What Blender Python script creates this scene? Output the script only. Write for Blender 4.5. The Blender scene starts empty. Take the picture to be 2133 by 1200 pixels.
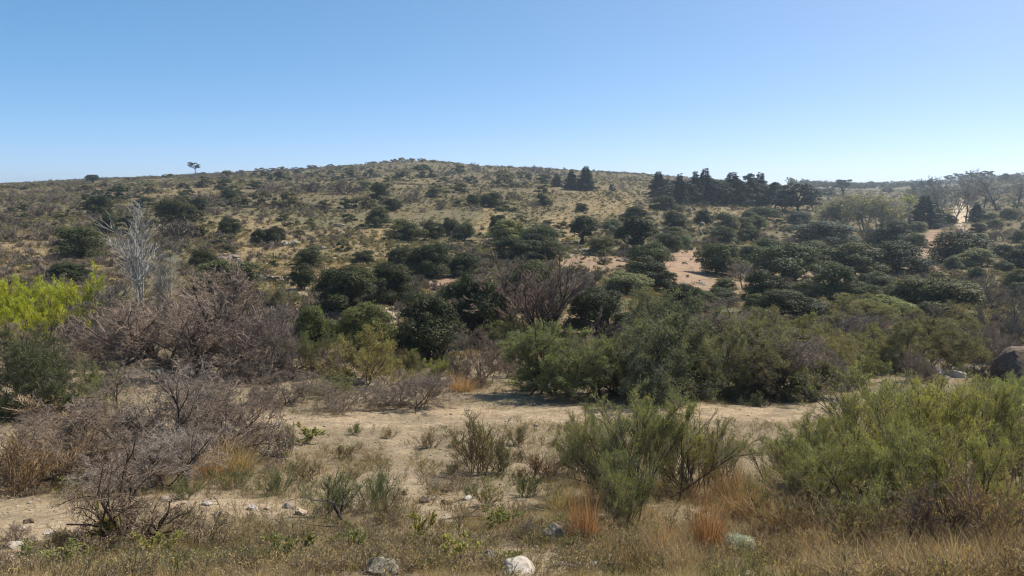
import bpy, math
import numpy as np
from mathutils import Vector, Matrix

R = np.random.default_rng(11)
SC = bpy.context.scene
COL = SC.collection
rad = math.radians

# ------------------------------------------------------------------ camera model (used to read ground positions off the photograph)
FPX, CX, CY = 1581.0, 1066.5, 600.0
PITCH = rad(7.2)
CP, SP = math.cos(PITCH), math.sin(PITCH)


def ray(px, py):
    a, b = (px - CX) / FPX, (CY - py) / FPX
    return np.array([a, CP + b * SP, -SP + b * CP])


def project(x, y, z):
    dep = y * CP - z * SP
    dep = np.maximum(dep, 0.05)
    return CX + FPX * x / dep, CY - FPX * (y * SP + z * CP) / dep


# ------------------------------------------------------------------ value noise
class Noise:
    def __init__(self, seed):
        self.t = np.random.default_rng(seed).random((256, 256)) * 2 - 1

    def at(self, x, y):
        xi, yi = np.floor(x), np.floor(y)
        fx, fy = x - xi, y - yi
        fx, fy = fx * fx * (3 - 2 * fx), fy * fy * (3 - 2 * fy)
        i0, j0 = xi.astype(int) & 255, yi.astype(int) & 255
        i1, j1 = (i0 + 1) & 255, (j0 + 1) & 255
        t = self.t
        return (t[i0, j0] * (1 - fx) + t[i1, j0] * fx) * (1 - fy) + (t[i0, j1] * (1 - fx) + t[i1, j1] * fx) * fy

    def fbm(self, x, y, o=4):
        s, a, n = 0, 1, 0
        for k in range(o):
            s = s + a * self.at(x * 2 ** k + 17.3 * k, y * 2 ** k + 5.1 * k)
            n += a
            a *= .5
        return s / n


N1, N2, N3 = Noise(1), Noise(2), Noise(3)

# ------------------------------------------------------------------ terrain: a river flat below the viewer, then a hill with a ridge
YK = [8, 12, 16, 22, 27, 32, 40, 50, 60, 80, 110, 150, 200, 300, 420, 600, 900, 1400, 2200, 3200]
near = [1195, 1085, 1000, 905, 850, 812]
TAB = [
    (-700, near + [750, 690, 632, 560, 500, 455, 428, 408, 402, 402, 404, 405, 405, 405]),
    (0, near + [755, 695, 640, 565, 500, 450, 420, 396, 388, 386, 391, 395, 398, 400]),
    (450, near + [765, 705, 650, 580, 515, 460, 422, 388, 370, 361, 369, 384, 392, 396]),
    (700, near + [768, 711, 653, 586, 523, 468, 428, 389, 366, 348, 360, 377, 388, 393]),
    (860, near + [770, 715, 655, 590, 530, 475, 432, 390, 360, 335, 350, 371, 385, 391]),
    (1000, near + [770, 716, 658, 594, 533, 478, 436, 394, 367, 346, 354, 373, 385, 391]),
    (1250, near + [770, 718, 665, 605, 540, 485, 445, 402, 376, 356, 361, 378, 386, 391]),
    (1550, near + [772, 725, 680, 628, 568, 512, 468, 424, 398, 382, 384, 387, 387, 392]),
    (1800, near + [774, 732, 692, 645, 595, 545, 505, 457, 430, 410, 398, 391, 386, 394]),
    (2133, near + [780, 735, 695, 645, 590, 540, 497, 443, 405, 376, 370, 381, 390, 395]),
    (2900, near + [775, 720, 670, 610, 545, 490, 440, 390, 362, 347, 350, 365, 380, 390]),
]
LU = np.linspace(-1.15, 1.15, 231)
LY = np.linspace(math.log(8), math.log(3200), 420)


def _tables():
    cols = []
    for px, v in TAB:
        s = -np.tan(PITCH + np.arctan((np.array(v, float) - CY) / FPX))
        cols.append(np.interp(LY, np.log(YK), s))
    cols = np.array(cols)
    us = np.array([(t[0] - CX) / FPX for t in TAB])
    out = np.array([np.interp(LU, us, cols[:, k]) for k in range(len(LY))]).T

    def smooth(a, n, ax):
        k = np.hanning(2 * n + 3)[1:-1]
        k /= k.sum()
        pad = [(0, 0), (0, 0)]
        pad[ax] = (n, n)
        b = np.pad(a, pad, mode='edge')
        return np.apply_along_axis(lambda m: np.convolve(m, k, 'valid'), ax, b)
    out = smooth(out, 14, 0)
    return smooth(out, 9, 1)


SLOPE = _tables()


def height(x, y):
    x, y = np.broadcast_arrays(np.asarray(x, float), np.asarray(y, float))
    yy = np.maximum(y, 8.0)
    u = np.clip(x / (yy + 1e-6), -1.149, 1.149)
    fu = (u - LU[0]) / (LU[1] - LU[0])
    fy = np.clip((np.log(yy) - LY[0]) / (LY[1] - LY[0]), 0, len(LY) - 1.001)
    i, j = np.clip(fu.astype(int), 0, len(LU) - 2), fy.astype(int)
    a, b = fu - i, fy - j
    s = (SLOPE[i, j] * (1 - a) + SLOPE[i + 1, j] * a) * (1 - b) + (SLOPE[i, j + 1] * (1 - a) + SLOPE[i + 1, j + 1] * a) * b
    z = s * yy
    t = np.clip(y / 8.0, -6, 1)
    z = np.where(y < 8, np.where(t < 0, -1.65 - 0.25 * t, -1.65 + (z + 1.65) * (0.45 * t + 0.55 * t * t)), z)
    far = np.clip((y - 45) / 90, 0, 1)
    z = z + far * (1.1 * N1.fbm(x / 55, y / 75, 2) + 0.45 * N2.fbm(x / 13, y / 17, 3))
    z = z + 2.4 * np.exp(-((x / np.maximum(yy, 1) + .131) / .05) ** 2 - ((y - 590) / 90) ** 2)
    nearw = 1 - np.clip((y - 60) / 100, 0, 1)
    z = z + nearw * (0.13 * N2.fbm(x / 3.1 + 9, y / 3.3, 2) + 0.05 * N3.fbm(x / .62, y / .66, 3))
    return z


YS = np.exp(np.linspace(math.log(5.5), math.log(2600), 2600))


def ground_at(px, py, Y=None):
    """The ground point seen at a pixel of the photograph, and its depth."""
    d = ray(px, py)
    t = YS / d[1]
    if Y is not None:
        x = d[0] / d[1] * Y
        for _ in range(3):
            z = float(height(x, Y))
            dep = Y * CP - z * SP
            x = (px - CX) / FPX * dep
        return np.array([x, Y, z]), dep
    gap = d[2] * t - height(d[0] * t, YS)
    hit = np.nonzero(gap < 0)[0]
    if len(hit):
        k = hit[0]
    else:
        k = int(np.argmin(gap / YS))
    Yh = YS[k]
    if len(hit) and k > 0:
        g0, g1 = gap[k - 1], gap[k]
        Yh = YS[k - 1] + (YS[k] - YS[k - 1]) * g0 / (g0 - g1)
    x = d[0] * Yh / d[1]
    z = float(height(x, Yh))
    return np.array([x, Yh, z]), Yh * CP - z * SP


# ------------------------------------------------------------------ ground cover masks (where the ground is bare, stony or straw coloured)
def sm(a, lo, hi):
    t = np.clip((a - lo) / (hi - lo), 0, 1)
    return t * t * (3 - 2 * t)


def blob(px, py, cx, cy, rx, ry):
    return 1 - sm(np.hypot((px - cx) / rx, (py - cy) / ry), .55, 1.15)


def masks(x, y, z):
    px, py = project(x, y, z)
    py = np.where(y < 3, 1600, py)
    wob = 14 * N3.fbm(x / 1.7, y / 1.7, 3)
    cy = np.interp(px, [-300, 100, 300, 560, 900, 1200, 1500, 1700, 2100, 2500], [960, 925, 905, 880, 873, 868, 866, 862, 852, 845])
    hw = np.interp(px, [-300, 100, 560, 900, 1600, 2500], [32, 24, 16, 16, 16, 15])
    p = 1 - sm(np.abs(py - cy + wob), hw * .7, hw * 1.35)
    tx = np.interp(py, [890, 950, 1010, 1070, 1200], [845, 838, 850, 905, 960])
    tr = (1 - sm(np.abs(px - tx + wob * 1.4), 16, 46)) * sm(py, 880, 900) * (1 - sm(py, 1080, 1130))
    p = np.maximum(p, tr * .6)
    for c in [(40, 1085, 170, 62, .95), (480, 1058, 190, 30, .75), (990, 1045, 120, 26, .6), (1150, 1165, 170, 40, .5),
              (1700, 1180, 90, 26, .5), (20, 1170, 120, 40, .7), (700, 1000, 130, 30, .35), (1450, 1175, 160, 26, .45)]:
        p = np.maximum(p, c[4] * blob(px + wob, py + wob, *c[:4]))
    red = 0
    for c in [(1425, 562, 85, 52, 1), (1345, 560, 60, 30, .7), (1700, 577, 150, 13, .8), (1948, 515, 34, 60, 1), (1250, 548, 110, 22, .8),
              (990, 690, 60, 30, .8), (1200, 690, 60, 40, .8), (930, 590, 60, 22, .9), (1600, 585, 90, 14, .6), (1900, 585, 90, 10, .5), (1470, 595, 120, 22, .8)]:
        red = np.maximum(red, c[4] * blob(px + wob * 1.2, py + wob * .6, *c[:4]))
    straw = 0
    for c in [(90, 545, 150, 60, .9), (560, 515, 140, 50, .8), (640, 560, 120, 40, .9), (1165, 480, 40, 40, 1), (1030, 480, 40, 50, .9), (520, 470, 120, 25, .7),
              (800, 490, 60, 22, .9), (1270, 430, 110, 25, .6), (700, 520, 160, 50, .6), (1540, 440, 120, 20, .5), (250, 555, 90, 40, .8), (1230, 400, 140, 18, .4),
              (330, 400, 200, 20, .4), (850, 380, 200, 14, .3)]:
        straw = np.maximum(straw, c[4] * blob(px + wob * 1.6, py + wob * .8, *c[:4]))
    pale = blob(px, py, 2003, 450, 21, 42) * (y > 150)
    pale = np.maximum(pale, blob(px + wob, py, 806, 652, 34, 22) * .8)
    pale = np.maximum(pale, .6 * blob(px + wob, py, 620, 620, 30, 40))
    z0 = 0 * x
    return p + z0, red + z0, straw + z0, pale + z0


# ------------------------------------------------------------------ mesh building
class Geo:
    """Collects quads and triangles with a per-face tint and material slot; .mesh() makes ONE mesh."""

    def __init__(self):
        self.V, self.Q, self.T, self.qt, self.tt, self.qm, self.tm, self.n = [], [], [], [], [], [], [], 0

    def add(self, V, F, tint=None, m=0):
        V, F = np.asarray(V, np.float32).reshape(-1, 3), np.asarray(F, np.int64)
        if not len(F):
            return
        if tint is None:
            tint = np.full(len(F), .5)
        tint = np.broadcast_to(np.asarray(tint, np.float32), (len(F),))
        mm = np.full(len(F), m, np.int32)
        if F.shape[1] == 4:
            self.Q.append(F + self.n); self.qt.append(tint); self.qm.append(mm)
        else:
            self.T.append(F + self.n); self.tt.append(tint); self.tm.append(mm)
        self.V.append(V)
        self.n += len(V)

    def arrays(self):
        V = np.concatenate(self.V)
        Q = np.concatenate(self.Q) if self.Q else np.zeros((0, 4), np.int64)
        T = np.concatenate(self.T) if self.T else np.zeros((0, 3), np.int64)
        tint = np.concatenate((self.qt + self.tt))
        mi = np.concatenate((self.qm + self.tm))
        return V, Q, T, tint, mi

    def mesh(self, name, mats, smooth=False):
        V, Q, T, tint, mi = self.arrays()
        return raw_mesh(name, V, Q, T, mats, {'tint': tint}, mi, smooth)


def raw_mesh(name, V, Q, T, mats, fattr=None, mi=None, smooth=False, vattr=None):
    me = bpy.data.meshes.new(name)
    nq, nt = len(Q), len(T)
    me.vertices.add(len(V))
    me.vertices.foreach_set('co', np.ascontiguousarray(V, np.float32).ravel())
    me.loops.add(nq * 4 + nt * 3)
    me.loops.foreach_set('vertex_index', np.concatenate([np.asarray(Q).ravel(), np.asarray(T).ravel()]).astype(np.int32))
    me.polygons.add(nq + nt)
    st = np.concatenate([np.arange(nq) * 4, nq * 4 + np.arange(nt) * 3]).astype(np.int32)
    me.polygons.foreach_set('loop_start', st)
    me.polygons.foreach_set('use_smooth', np.full(nq + nt, bool(smooth)))
    for m in mats:
        me.materials.append(m)
    if mi is not None:
        me.polygons.foreach_set('material_index', np.asarray(mi, np.int32))
    for k, a in (fattr or {}).items():
        me.attributes.new(k, 'FLOAT', 'FACE').data.foreach_set('value', np.ascontiguousarray(a, np.float32))
    for k, a in (vattr or {}).items():
        me.attributes.new(k, 'FLOAT', 'POINT').data.foreach_set('value', np.ascontiguousarray(a, np.float32))
    me.update()
    return me


def unit(v):
    return v / (np.linalg.norm(v, axis=-1, keepdims=True) + 1e-9)


def grow(r, s, d, L, rr, seg, wob, up, taper=.45):
    n = len(s)
    pts = np.empty((n, seg + 1, 3))
    pts[:, 0] = s
    d = unit(d)
    for i in range(seg):
        d = d + r.normal(0, wob, (n, 3))
        d[:, 2] += up
        d = unit(d)
        pts[:, i + 1] = pts[:, i] + d * (L / seg)[:, None]
    return pts, rr[:, None] * np.linspace(1, taper, seg + 1)[None]


def spawn(r, pts, rr, L, n, t0, t1, ang, lenf, radf=.6, short=.45):
    N, K, _ = pts.shape
    idx = np.repeat(np.arange(N), n)
    t = r.uniform(t0, t1, len(idx))
    f = t * (K - 1)
    i = np.minimum(f.astype(int), K - 2)
    a = (f - i)[:, None]
    p = pts[idx, i] * (1 - a) + pts[idx, i + 1] * a
    tan = unit(pts[idx, i + 1] - pts[idx, i])
    perp = unit(np.cross(tan, r.normal(0, 1, tan.shape)))
    th = np.radians(r.uniform(ang[0], ang[1], len(idx)))[:, None]
    d = np.cos(th) * tan + np.sin(th) * perp
    Ln = L[idx] * r.uniform(lenf[0], lenf[1], len(idx)) * (1 - short * t)
    rad_ = rr[idx, i] * radf * r.uniform(.75, 1.1, len(idx))
    return p, d, Ln, rad_


def tubes(g, pts, rr, sides=3, tint=.5, m=0):
    N, K, _ = pts.shape
    tan = np.empty_like(pts)
    tan[:, 1:-1] = pts[:, 2:] - pts[:, :-2]
    tan[:, 0] = pts[:, 1] - pts[:, 0]
    tan[:, -1] = pts[:, -1] - pts[:, -2]
    tan = unit(tan)
    a = unit(np.cross(tan, np.array([.31, .87, .11])))
    b = np.cross(tan, a)
    th = np.arange(sides) * 2 * math.pi / sides
    V = pts[:, :, None] + rr[:, :, None, None] * (np.cos(th)[None, None, :, None] * a[:, :, None] + np.sin(th)[None, None, :, None] * b[:, :, None])
    base = (np.arange(N) * K * sides)[:, None, None] + (np.arange(K - 1) * sides)[None, :, None]
    s = np.arange(sides)[None, None]
    s1 = (s + 1) % sides
    F = np.stack([base + s, base + s1, base + sides + s1, base + sides + s], -1).reshape(-1, 4)
    t = np.repeat(np.broadcast_to(np.asarray(tint, float), (N,)), (K - 1) * sides)
    g.add(V.reshape(-1, 3), F, t, m)


def leaves(g, r, p, d, size, asp, tint, nrm=None, m=0, droop=0.0):
    """Leaf-sized rhombs, folded a little: p base, d along the leaf, nrm the side the blade faces."""
    n = len(p)
    d = unit(d)
    if droop:
        d = unit(d - np.array([0, 0, droop]))
    nr = r.normal(0, 1, (n, 3)) if nrm is None else nrm
    b = unit(np.cross(d, nr))
    L = size * r.uniform(.65, 1.3, n)[:, None]
    Wd = L * asp
    mid = p + d * L * .5 + np.cross(b, d) * L * .08
    V = np.stack([p, mid + b * Wd * .5, p + d * L, mid - b * Wd * .5], 1)
    F = np.arange(n * 4).reshape(n, 4)
    g.add(V.reshape(-1, 3), F, tint, m)


# ------------------------------------------------------------------ materials
def nodes_of(name):
    m = bpy.data.materials.new(name)
    m.use_nodes = True
    nt = m.node_tree
    nt.nodes.clear()
    return m, nt


def node(nt, typ, **kw):
    n = nt.nodes.new(typ)
    for k, v in kw.items():
        if k.startswith('i_'):
            n.inputs[k[2:].replace('_', ' ')].default_value = v
        else:
            setattr(n, k, v)
    return n


def mixc(nt, a, b, f, mode='MIX'):
    n = nt.nodes.new('ShaderNodeMix')
    n.data_type = 'RGBA'
    n.blend_type = mode
    for s, v in ((6, a), (7, b), (0, f)):
        if hasattr(v, 'links') or hasattr(v, 'is_linked'):
            nt.links.new(v, n.inputs[s])
        else:
            n.inputs[s].default_value = v if not isinstance(v, tuple) else (*v, 1)[:4]
    return n.outputs[2]


def maprange(nt, v, a, b, c=0.0, d=1.0):
    n = nt.nodes.new('ShaderNodeMapRange')
    n.inputs[1].default_value, n.inputs[2].default_value, n.inputs[3].default_value, n.inputs[4].default_value = a, b, c, d
    nt.links.new(v, n.inputs[0])
    return n.outputs[0]


def noise_tex(nt, coord, scale, detail=4, rough=.55):
    n = node(nt, 'ShaderNodeTexNoise')
    n.inputs['Scale'].default_value = scale
    n.inputs['Detail'].default_value = detail
    n.inputs['Roughness'].default_value = rough
    if coord is not None:
        nt.links.new(coord, n.inputs['Vector'])
    return n.outputs['Fac']


def leaf_material(name, transl=.3, rough=.5, spec=.35, vary=.55, warm=(1.25, 1.12, .6), low=None):
    m, nt = nodes_of(name)
    oi = node(nt, 'ShaderNodeObjectInfo')
    at = node(nt, 'ShaderNodeAttribute', attribute_name='tint')
    col = oi.outputs['Color']
    br = maprange(nt, at.outputs['Fac'], 0, 1, 1 - vary, 1 + vary)
    hsv = node(nt, 'ShaderNodeHueSaturation')
    nt.links.new(col, hsv.inputs['Color'])
    nt.links.new(br, hsv.inputs['Value'])
    w = mixc(nt, hsv.outputs['Color'], warm, maprange(nt, at.outputs['Fac'], .45, 1.0, 0, .8), 'MULTIPLY')
    if low:
        w = mixc(nt, w, low, maprange(nt, at.outputs['Fac'], .55, .05, 0, 1), 'MULTIPLY')
    pr = node(nt, 'ShaderNodeBsdfPrincipled')
    pr.inputs['Roughness'].default_value = rough
    pr.inputs['Specular IOR Level'].default_value = spec
    nt.links.new(w, pr.inputs['Base Color'])
    tr = node(nt, 'ShaderNodeBsdfTranslucent')
    tc = mixc(nt, w, (1.12, 1.1, .66), 1.0, 'MULTIPLY')
    nt.links.new(tc, tr.inputs['Color'])
    mx = node(nt, 'ShaderNodeMixShader')
    mx.inputs[0].default_value = transl
    nt.links.new(pr.outputs[0], mx.inputs[1])
    nt.links.new(tr.outputs[0], mx.inputs[2])
    out = node(nt, 'ShaderNodeOutputMaterial')
    nt.links.new(mx.outputs[0], out.inputs['Surface'])
    return m


def bark_material(name, vary=.4):
    m, nt = nodes_of(name)
    oi = node(nt, 'ShaderNodeObjectInfo')
    at = node(nt, 'ShaderNodeAttribute', attribute_name='tint')
    tc = node(nt, 'ShaderNodeTexCoord')
    n = noise_tex(nt, tc.outputs['Object'], 9, 3)
    hsv = node(nt, 'ShaderNodeHueSaturation')
    nt.links.new(oi.outputs['Color'], hsv.inputs['Color'])
    mul = node(nt, 'ShaderNodeMath', operation='MULTIPLY')
    nt.links.new(maprange(nt, at.outputs['Fac'], 0, 1, 1 - vary, 1 + vary), mul.inputs[0])
    nt.links.new(maprange(nt, n, .3, .7, .75, 1.2), mul.inputs[1])
    nt.links.new(mul.outputs[0], hsv.inputs['Value'])
    pr = node(nt, 'ShaderNodeBsdfPrincipled')
    pr.inputs['Roughness'].default_value = .85
    pr.inputs['Specular IOR Level'].default_value = .15
    nt.links.new(hsv.outputs['Color'], pr.inputs['Base Color'])
    out = node(nt, 'ShaderNodeOutputMaterial')
    nt.links.new(pr.outputs[0], out.inputs['Surface'])
    return m


def rock_material(name):
    m, nt = nodes_of(name)
    oi = node(nt, 'ShaderNodeObjectInfo')
    tc = node(nt, 'ShaderNodeTexCoord')
    geo = node(nt, 'ShaderNodeNewGeometry')
    n1 = noise_tex(nt, geo.outputs['Position'], 5.5, 6, .65)
    n2 = noise_tex(nt, geo.outputs['Position'], 22, 5, .6)
    a = mixc(nt, oi.outputs['Color'], (.55, .5, .46), maprange(nt, n1, .35, .62), 'MULTIPLY')
    b = mixc(nt, a, (.30, .31, .25), maprange(nt, n2, .56, .66, 0, .55))
    pr = node(nt, 'ShaderNodeBsdfPrincipled')
    pr.inputs['Roughness'].default_value = .9
    pr.inputs['Specular IOR Level'].default_value = .2
    nt.links.new(b, pr.inputs['Base Color'])
    bp = node(nt, 'ShaderNodeBump')
    bp.inputs['Strength'].default_value = .5
    bp.inputs['Distance'].default_value = .03
    nt.links.new(n2, bp.inputs['Height'])
    nt.links.new(bp.outputs[0], pr.inputs['Normal'])
    out = node(nt, 'ShaderNodeOutputMaterial')
    nt.links.new(pr.outputs[0], out.inputs['Surface'])
    return m


def ground_material():
    m, nt = nodes_of('dry_earth')
    geo = node(nt, 'ShaderNodeNewGeometry')
    P = geo.outputs['Position']

    def att(k):
        return node(nt, 'ShaderNodeAttribute', attribute_name=k).outputs['Fac']
    nA, nB, nC, nD = noise_tex(nt, P, .09, 6, .6), noise_tex(nt, P, .7, 6, .62), noise_tex(nt, P, 4.5, 6, .65), noise_tex(nt, P, 26, 4, .6)
    near = mixc(nt, (.17, .135, .088), (.27, .21, .137), maprange(nt, nC, .33, .66))
    near = mixc(nt, near, (.17, .13, .08), maprange(nt, nB, .5, .68, 0, .7))
    near = mixc(nt, near, (.15, .145, .075), maprange(nt, nB, .46, .33, 0, .5))
    path = mixc(nt, (.265, .198, .125), (.40, .308, .197), maprange(nt, nC, .38, .62))
    path = mixc(nt, path, (.20, .155, .10), maprange(nt, nB, .47, .6, 0, .75))
    path = mixc(nt, path, (.16, .125, .085), maprange(nt, nD, .56, .66, 0, .6))
    hill = mixc(nt, (.185, .145, .082), (.13, .11, .063), maprange(nt, nB, .42, .58))
    hill = mixc(nt, hill, (.105, .105, .055), maprange(nt, nA, .44, .58, 0, .8))
    hill = mixc(nt, hill, mixc(nt, (.15, .118, .065), (.095, .082, .046), maprange(nt, nB, .42, .58)), att('upper'))
    straw = mixc(nt, (.27, .20, .105), (.17, .13, .075), maprange(nt, nB, .45, .62))
    redc = mixc(nt, (.30, .205, .135), (.21, .145, .09), maprange(nt, nB, .45, .62))
    c = mixc(nt, near, hill, att('hill'))
    c = mixc(nt, c, straw, att('straw'))
    c = mixc(nt, c, redc, att('red'))
    c = mixc(nt, c, (.46, .36, .24), att('pale'))
    c = mixc(nt, c, path, att('path'))
    nE = noise_tex(nt, P, 90, 3, .6)
    c = mixc(nt, c, (.8, .78, .75), maprange(nt, nD, .35, .7, .0, .5), 'OVERLAY')
    c = mixc(nt, c, (.55, .52, .48), maprange(nt, nE, .5, .68, 0, .8), 'MULTIPLY')
    pr = node(nt, 'ShaderNodeBsdfPrincipled')
    pr.inputs['Roughness'].default_value = .95
    pr.inputs['Specular IOR Level'].default_value = .1
    nt.links.new(c, pr.inputs['Base Color'])
    add = node(nt, 'ShaderNodeMath', operation='ADD')
    nt.links.new(nC, add.inputs[0])
    nt.links.new(maprange(nt, nD, 0, 1, 0, .35), add.inputs[1])
    bp = node(nt, 'ShaderNodeBump')
    bp.inputs['Strength'].default_value = .8
    bp.inputs['Distance'].default_value = .12
    nt.links.new(add.outputs[0], bp.inputs['Height'])
    nt.links.new(bp.outputs[0], pr.inputs['Normal'])
    out = node(nt, 'ShaderNodeOutputMaterial')
    nt.links.new(pr.outputs[0], out.inputs['Surface'])
    return m


M_LEAF = leaf_material('waxy_leaves', .25, .6, .16, .6)
M_SOFT = leaf_material('thin_leaves', .46, .65, .15)
M_NEEDLE = leaf_material('needles', .12, .6, .25, .5)
M_GRASS = leaf_material('dry_blades', .35, .75, .1, .5, (1.08, 1.04, .92), (.95, .74, .6))
M_BARK = bark_material('bark')
M_ROCK = rock_material('weathered_stone')
M_GROUND = ground_material()

# ------------------------------------------------------------------ plant prototypes: every recipe returns [(part name, Geo, material, colour role)]
def cone_dirs(r, n, lo, hi):
    az = np.arange(n) * 2.39996 + r.uniform(0, 6.28) + r.normal(0, .35, n)
    th = np.radians(r.uniform(lo, hi, n))
    return np.stack([np.sin(th) * np.cos(az), np.sin(th) * np.sin(az), np.cos(th)], -1)


def along(r, pts, n, t0=.1, t1=1.0):
    N, K, _ = pts.shape
    idx = r.integers(0, N, n)
    f = r.uniform(t0, t1, n) * (K - 1)
    i = np.minimum(f.astype(int), K - 2)
    a = (f - i)[:, None]
    return pts[idx, i] * (1 - a) + pts[idx, i + 1] * a, unit(pts[idx, i + 1] - pts[idx, i]), idx


def skeleton(r, n0, ang, L0, r0, levels, spread=.08, wob=.16, up=.02, seg=4, lean=None):
    s = np.concatenate([r.normal(0, spread, (n0, 2)), np.full((n0, 1), -.06)], 1)
    d = cone_dirs(r, n0, *ang)
    if lean is not None:
        d = unit(d + np.array(lean))
    L = L0 * r.uniform(.7, 1.15, n0)
    rr = r0 * r.uniform(.6, 1.1, n0)
    pts, ra = grow(r, s, d, L, rr, seg, wob, up)
    out = [(pts, ra)]
    for lv in levels:
        p, dd, L, rr = spawn(r, pts, ra, L, lv['n'], lv.get('t0', .25), 1.0, lv.get('ang', (25, 65)), lv.get('len', (.45, .75)), lv.get('rf', .6))
        rr = np.maximum(rr, lv.get('rmin', .0015))
        pts, ra = grow(r, p, dd, L, rr, lv.get('seg', 3), lv.get('wob', .2), lv.get('up', .03), lv.get('taper', .5))
        out.append((pts, ra))
    return out


def wood(levels, r, sides=(5, 4, 3, 3, 3, 3)):
    g = Geo()
    for k, (p, a) in enumerate(levels):
        tubes(g, p, a, sides[k], np.clip(.35 + .08 * k + r.normal(0, .16, len(p)), 0, 1))
    return g


def thorn_bush(r, big=False):
    # bare twiggy thorn shrub: dark crooked stems, a dense haze of fine twigs
    lv = [dict(n=7, ang=(25, 60), len=(.5, .8), wob=.25), dict(n=7, ang=(30, 70), len=(.45, .75), wob=.28, rmin=.003),
          dict(n=7, ang=(30, 75), len=(.4, .8), seg=3, wob=.3, rmin=.0021, rf=.7)]
    if big:
        lv.append(dict(n=5, ang=(25, 75), len=(.4, .8), seg=2, wob=.3, rmin=.0012, rf=.7))
    sk = skeleton(r, 10 if big else 8, (18, 72), .72, .012 if big else .019, lv, spread=.12 if big else .07, wob=.2)
    return [('stems', wood(sk[:2], r), M_BARK, 'bark'), ('twigs', wood(sk[2:], r, (3, 3, 3)), M_BARK, 'main')]


def olive_bush(r, n=16000, size=.032, dense=1.0):
    # spreading small-leaved shrub, woody below
    lv = [dict(n=7, ang=(20, 60), len=(.5, .8), wob=.22), dict(n=6, ang=(25, 65), len=(.45, .75), wob=.25, rmin=.003),
          dict(n=5, ang=(25, 65), len=(.45, .8), seg=3, wob=.25, rmin=.002)]
    sk = skeleton(r, 12, (10, 84), .75, .014, lv, spread=.16, wob=.16)
    g = Geo()
    clump = r.random(len(sk[3][0]))
    p, d, idx = along(r, sk[3][0], n)
    br = np.clip(.2 + .65 * clump[idx] + r.normal(0, .12, n), 0, 1)
    keep = r.random(n) < np.clip(.25 + 1.3 * clump[idx], 0, 1)
    p, d, br = p[keep], d[keep], br[keep]
    p = p + r.normal(0, .014, p.shape)
    leaves(g, r, p, d * .5 + r.normal(0, .6, p.shape), size, .42, br)
    return [('stems', wood(sk[:2], r), M_BARK, 'bark'), ('twigs', wood(sk[2:], r, (3, 3, 3)), M_BARK, 'twig'), ('foliage', g, M_SOFT, 'main')]


def broom_bush(r, n=15000, size=.04, bare=.25):
    # upright green shrub of many thin ascending shoots with narrow leaves
    lv = [dict(n=7, ang=(12, 38), len=(.45, .75), wob=.1, up=.08, t0=.2), dict(n=8, ang=(14, 46), len=(.4, .75), wob=.14, up=.08, rmin=.0022, t0=.2),
          dict(n=4, ang=(14, 44), len=(.4, .7), wob=.12, up=.08, seg=2, rmin=.0014, t0=.2)]
    sk = skeleton(r, 15, (4, 58), .68, .009, lv, spread=.13, wob=.12, up=.03)
    g = Geo()
    shoots = np.concatenate([sk[2][0][:, [0, 1, 3]], sk[3][0]])
    cl = r.random(len(shoots))
    p, d, idx = along(r, shoots, n, .1, 1)
    p = p + r.normal(0, .012, p.shape)
    keep = cl[idx] > bare * (1.2 - p[:, 2])
    p, d, idx = p[keep], d[keep], idx[keep]
    n = len(p)
    leaves(g, r, p, d + r.normal(0, .55, p.shape), size, .24, np.clip(.0 + .65 * cl[idx] + .2 * p[:, 2] + r.normal(0, .17, n), 0, 1))
    return [('stems', wood(sk[:2], r), M_BARK, 'bark'), ('twigs', wood(sk[2:], r, (3, 3, 3)), M_BARK, 'twig'), ('foliage', g, M_SOFT, 'main')]


def dry_broom(r):
    # upright dry stalks, hardly a leaf left
    lv = [dict(n=8, ang=(8, 30), len=(.45, .75), wob=.1, up=.06, t0=.15, rmin=.004), dict(n=6, ang=(10, 38), len=(.35, .65), wob=.14, up=.06, rmin=.003, t0=.15)]
    sk = skeleton(r, 15, (2, 40), .75, .009, lv, spread=.1, wob=.09, up=.03)
    g = Geo()
    p, d, idx = along(r, sk[2][0], 3200, .2, 1)
    leaves(g, r, p, d + r.normal(0, .4, p.shape), .03, .25, r.random(len(p)))
    return [('stems', wood(sk, r, (4, 3, 3)), M_BARK, 'twig'), ('foliage', g, M_SOFT, 'main')]


def lobes(r, n, sx, sz, low=.05):
    """Centres and radii of the foliage masses that make up an uneven crown reaching nearly to the ground."""
    c, ra = [], []
    for k in range(n):
        az = k * 2.39996 + r.normal(0, .4)
        h = (k + .5) / n
        z = low + (1 - low) * (h ** .95)
        prof = math.sqrt(max(.02, 1 - max(0, (z - .22) / .80) ** 2))
        q = prof * (r.uniform(.72, .98) if k % 4 else r.uniform(.2, .55))
        c.append([q * .40 * sx * math.cos(az), q * .40 * sx * math.sin(az), .12 + z * sz * .70 + r.normal(0, .05)])
        ra.append(r.uniform(.10, .25))
    return np.array(c), np.array(ra)


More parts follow.
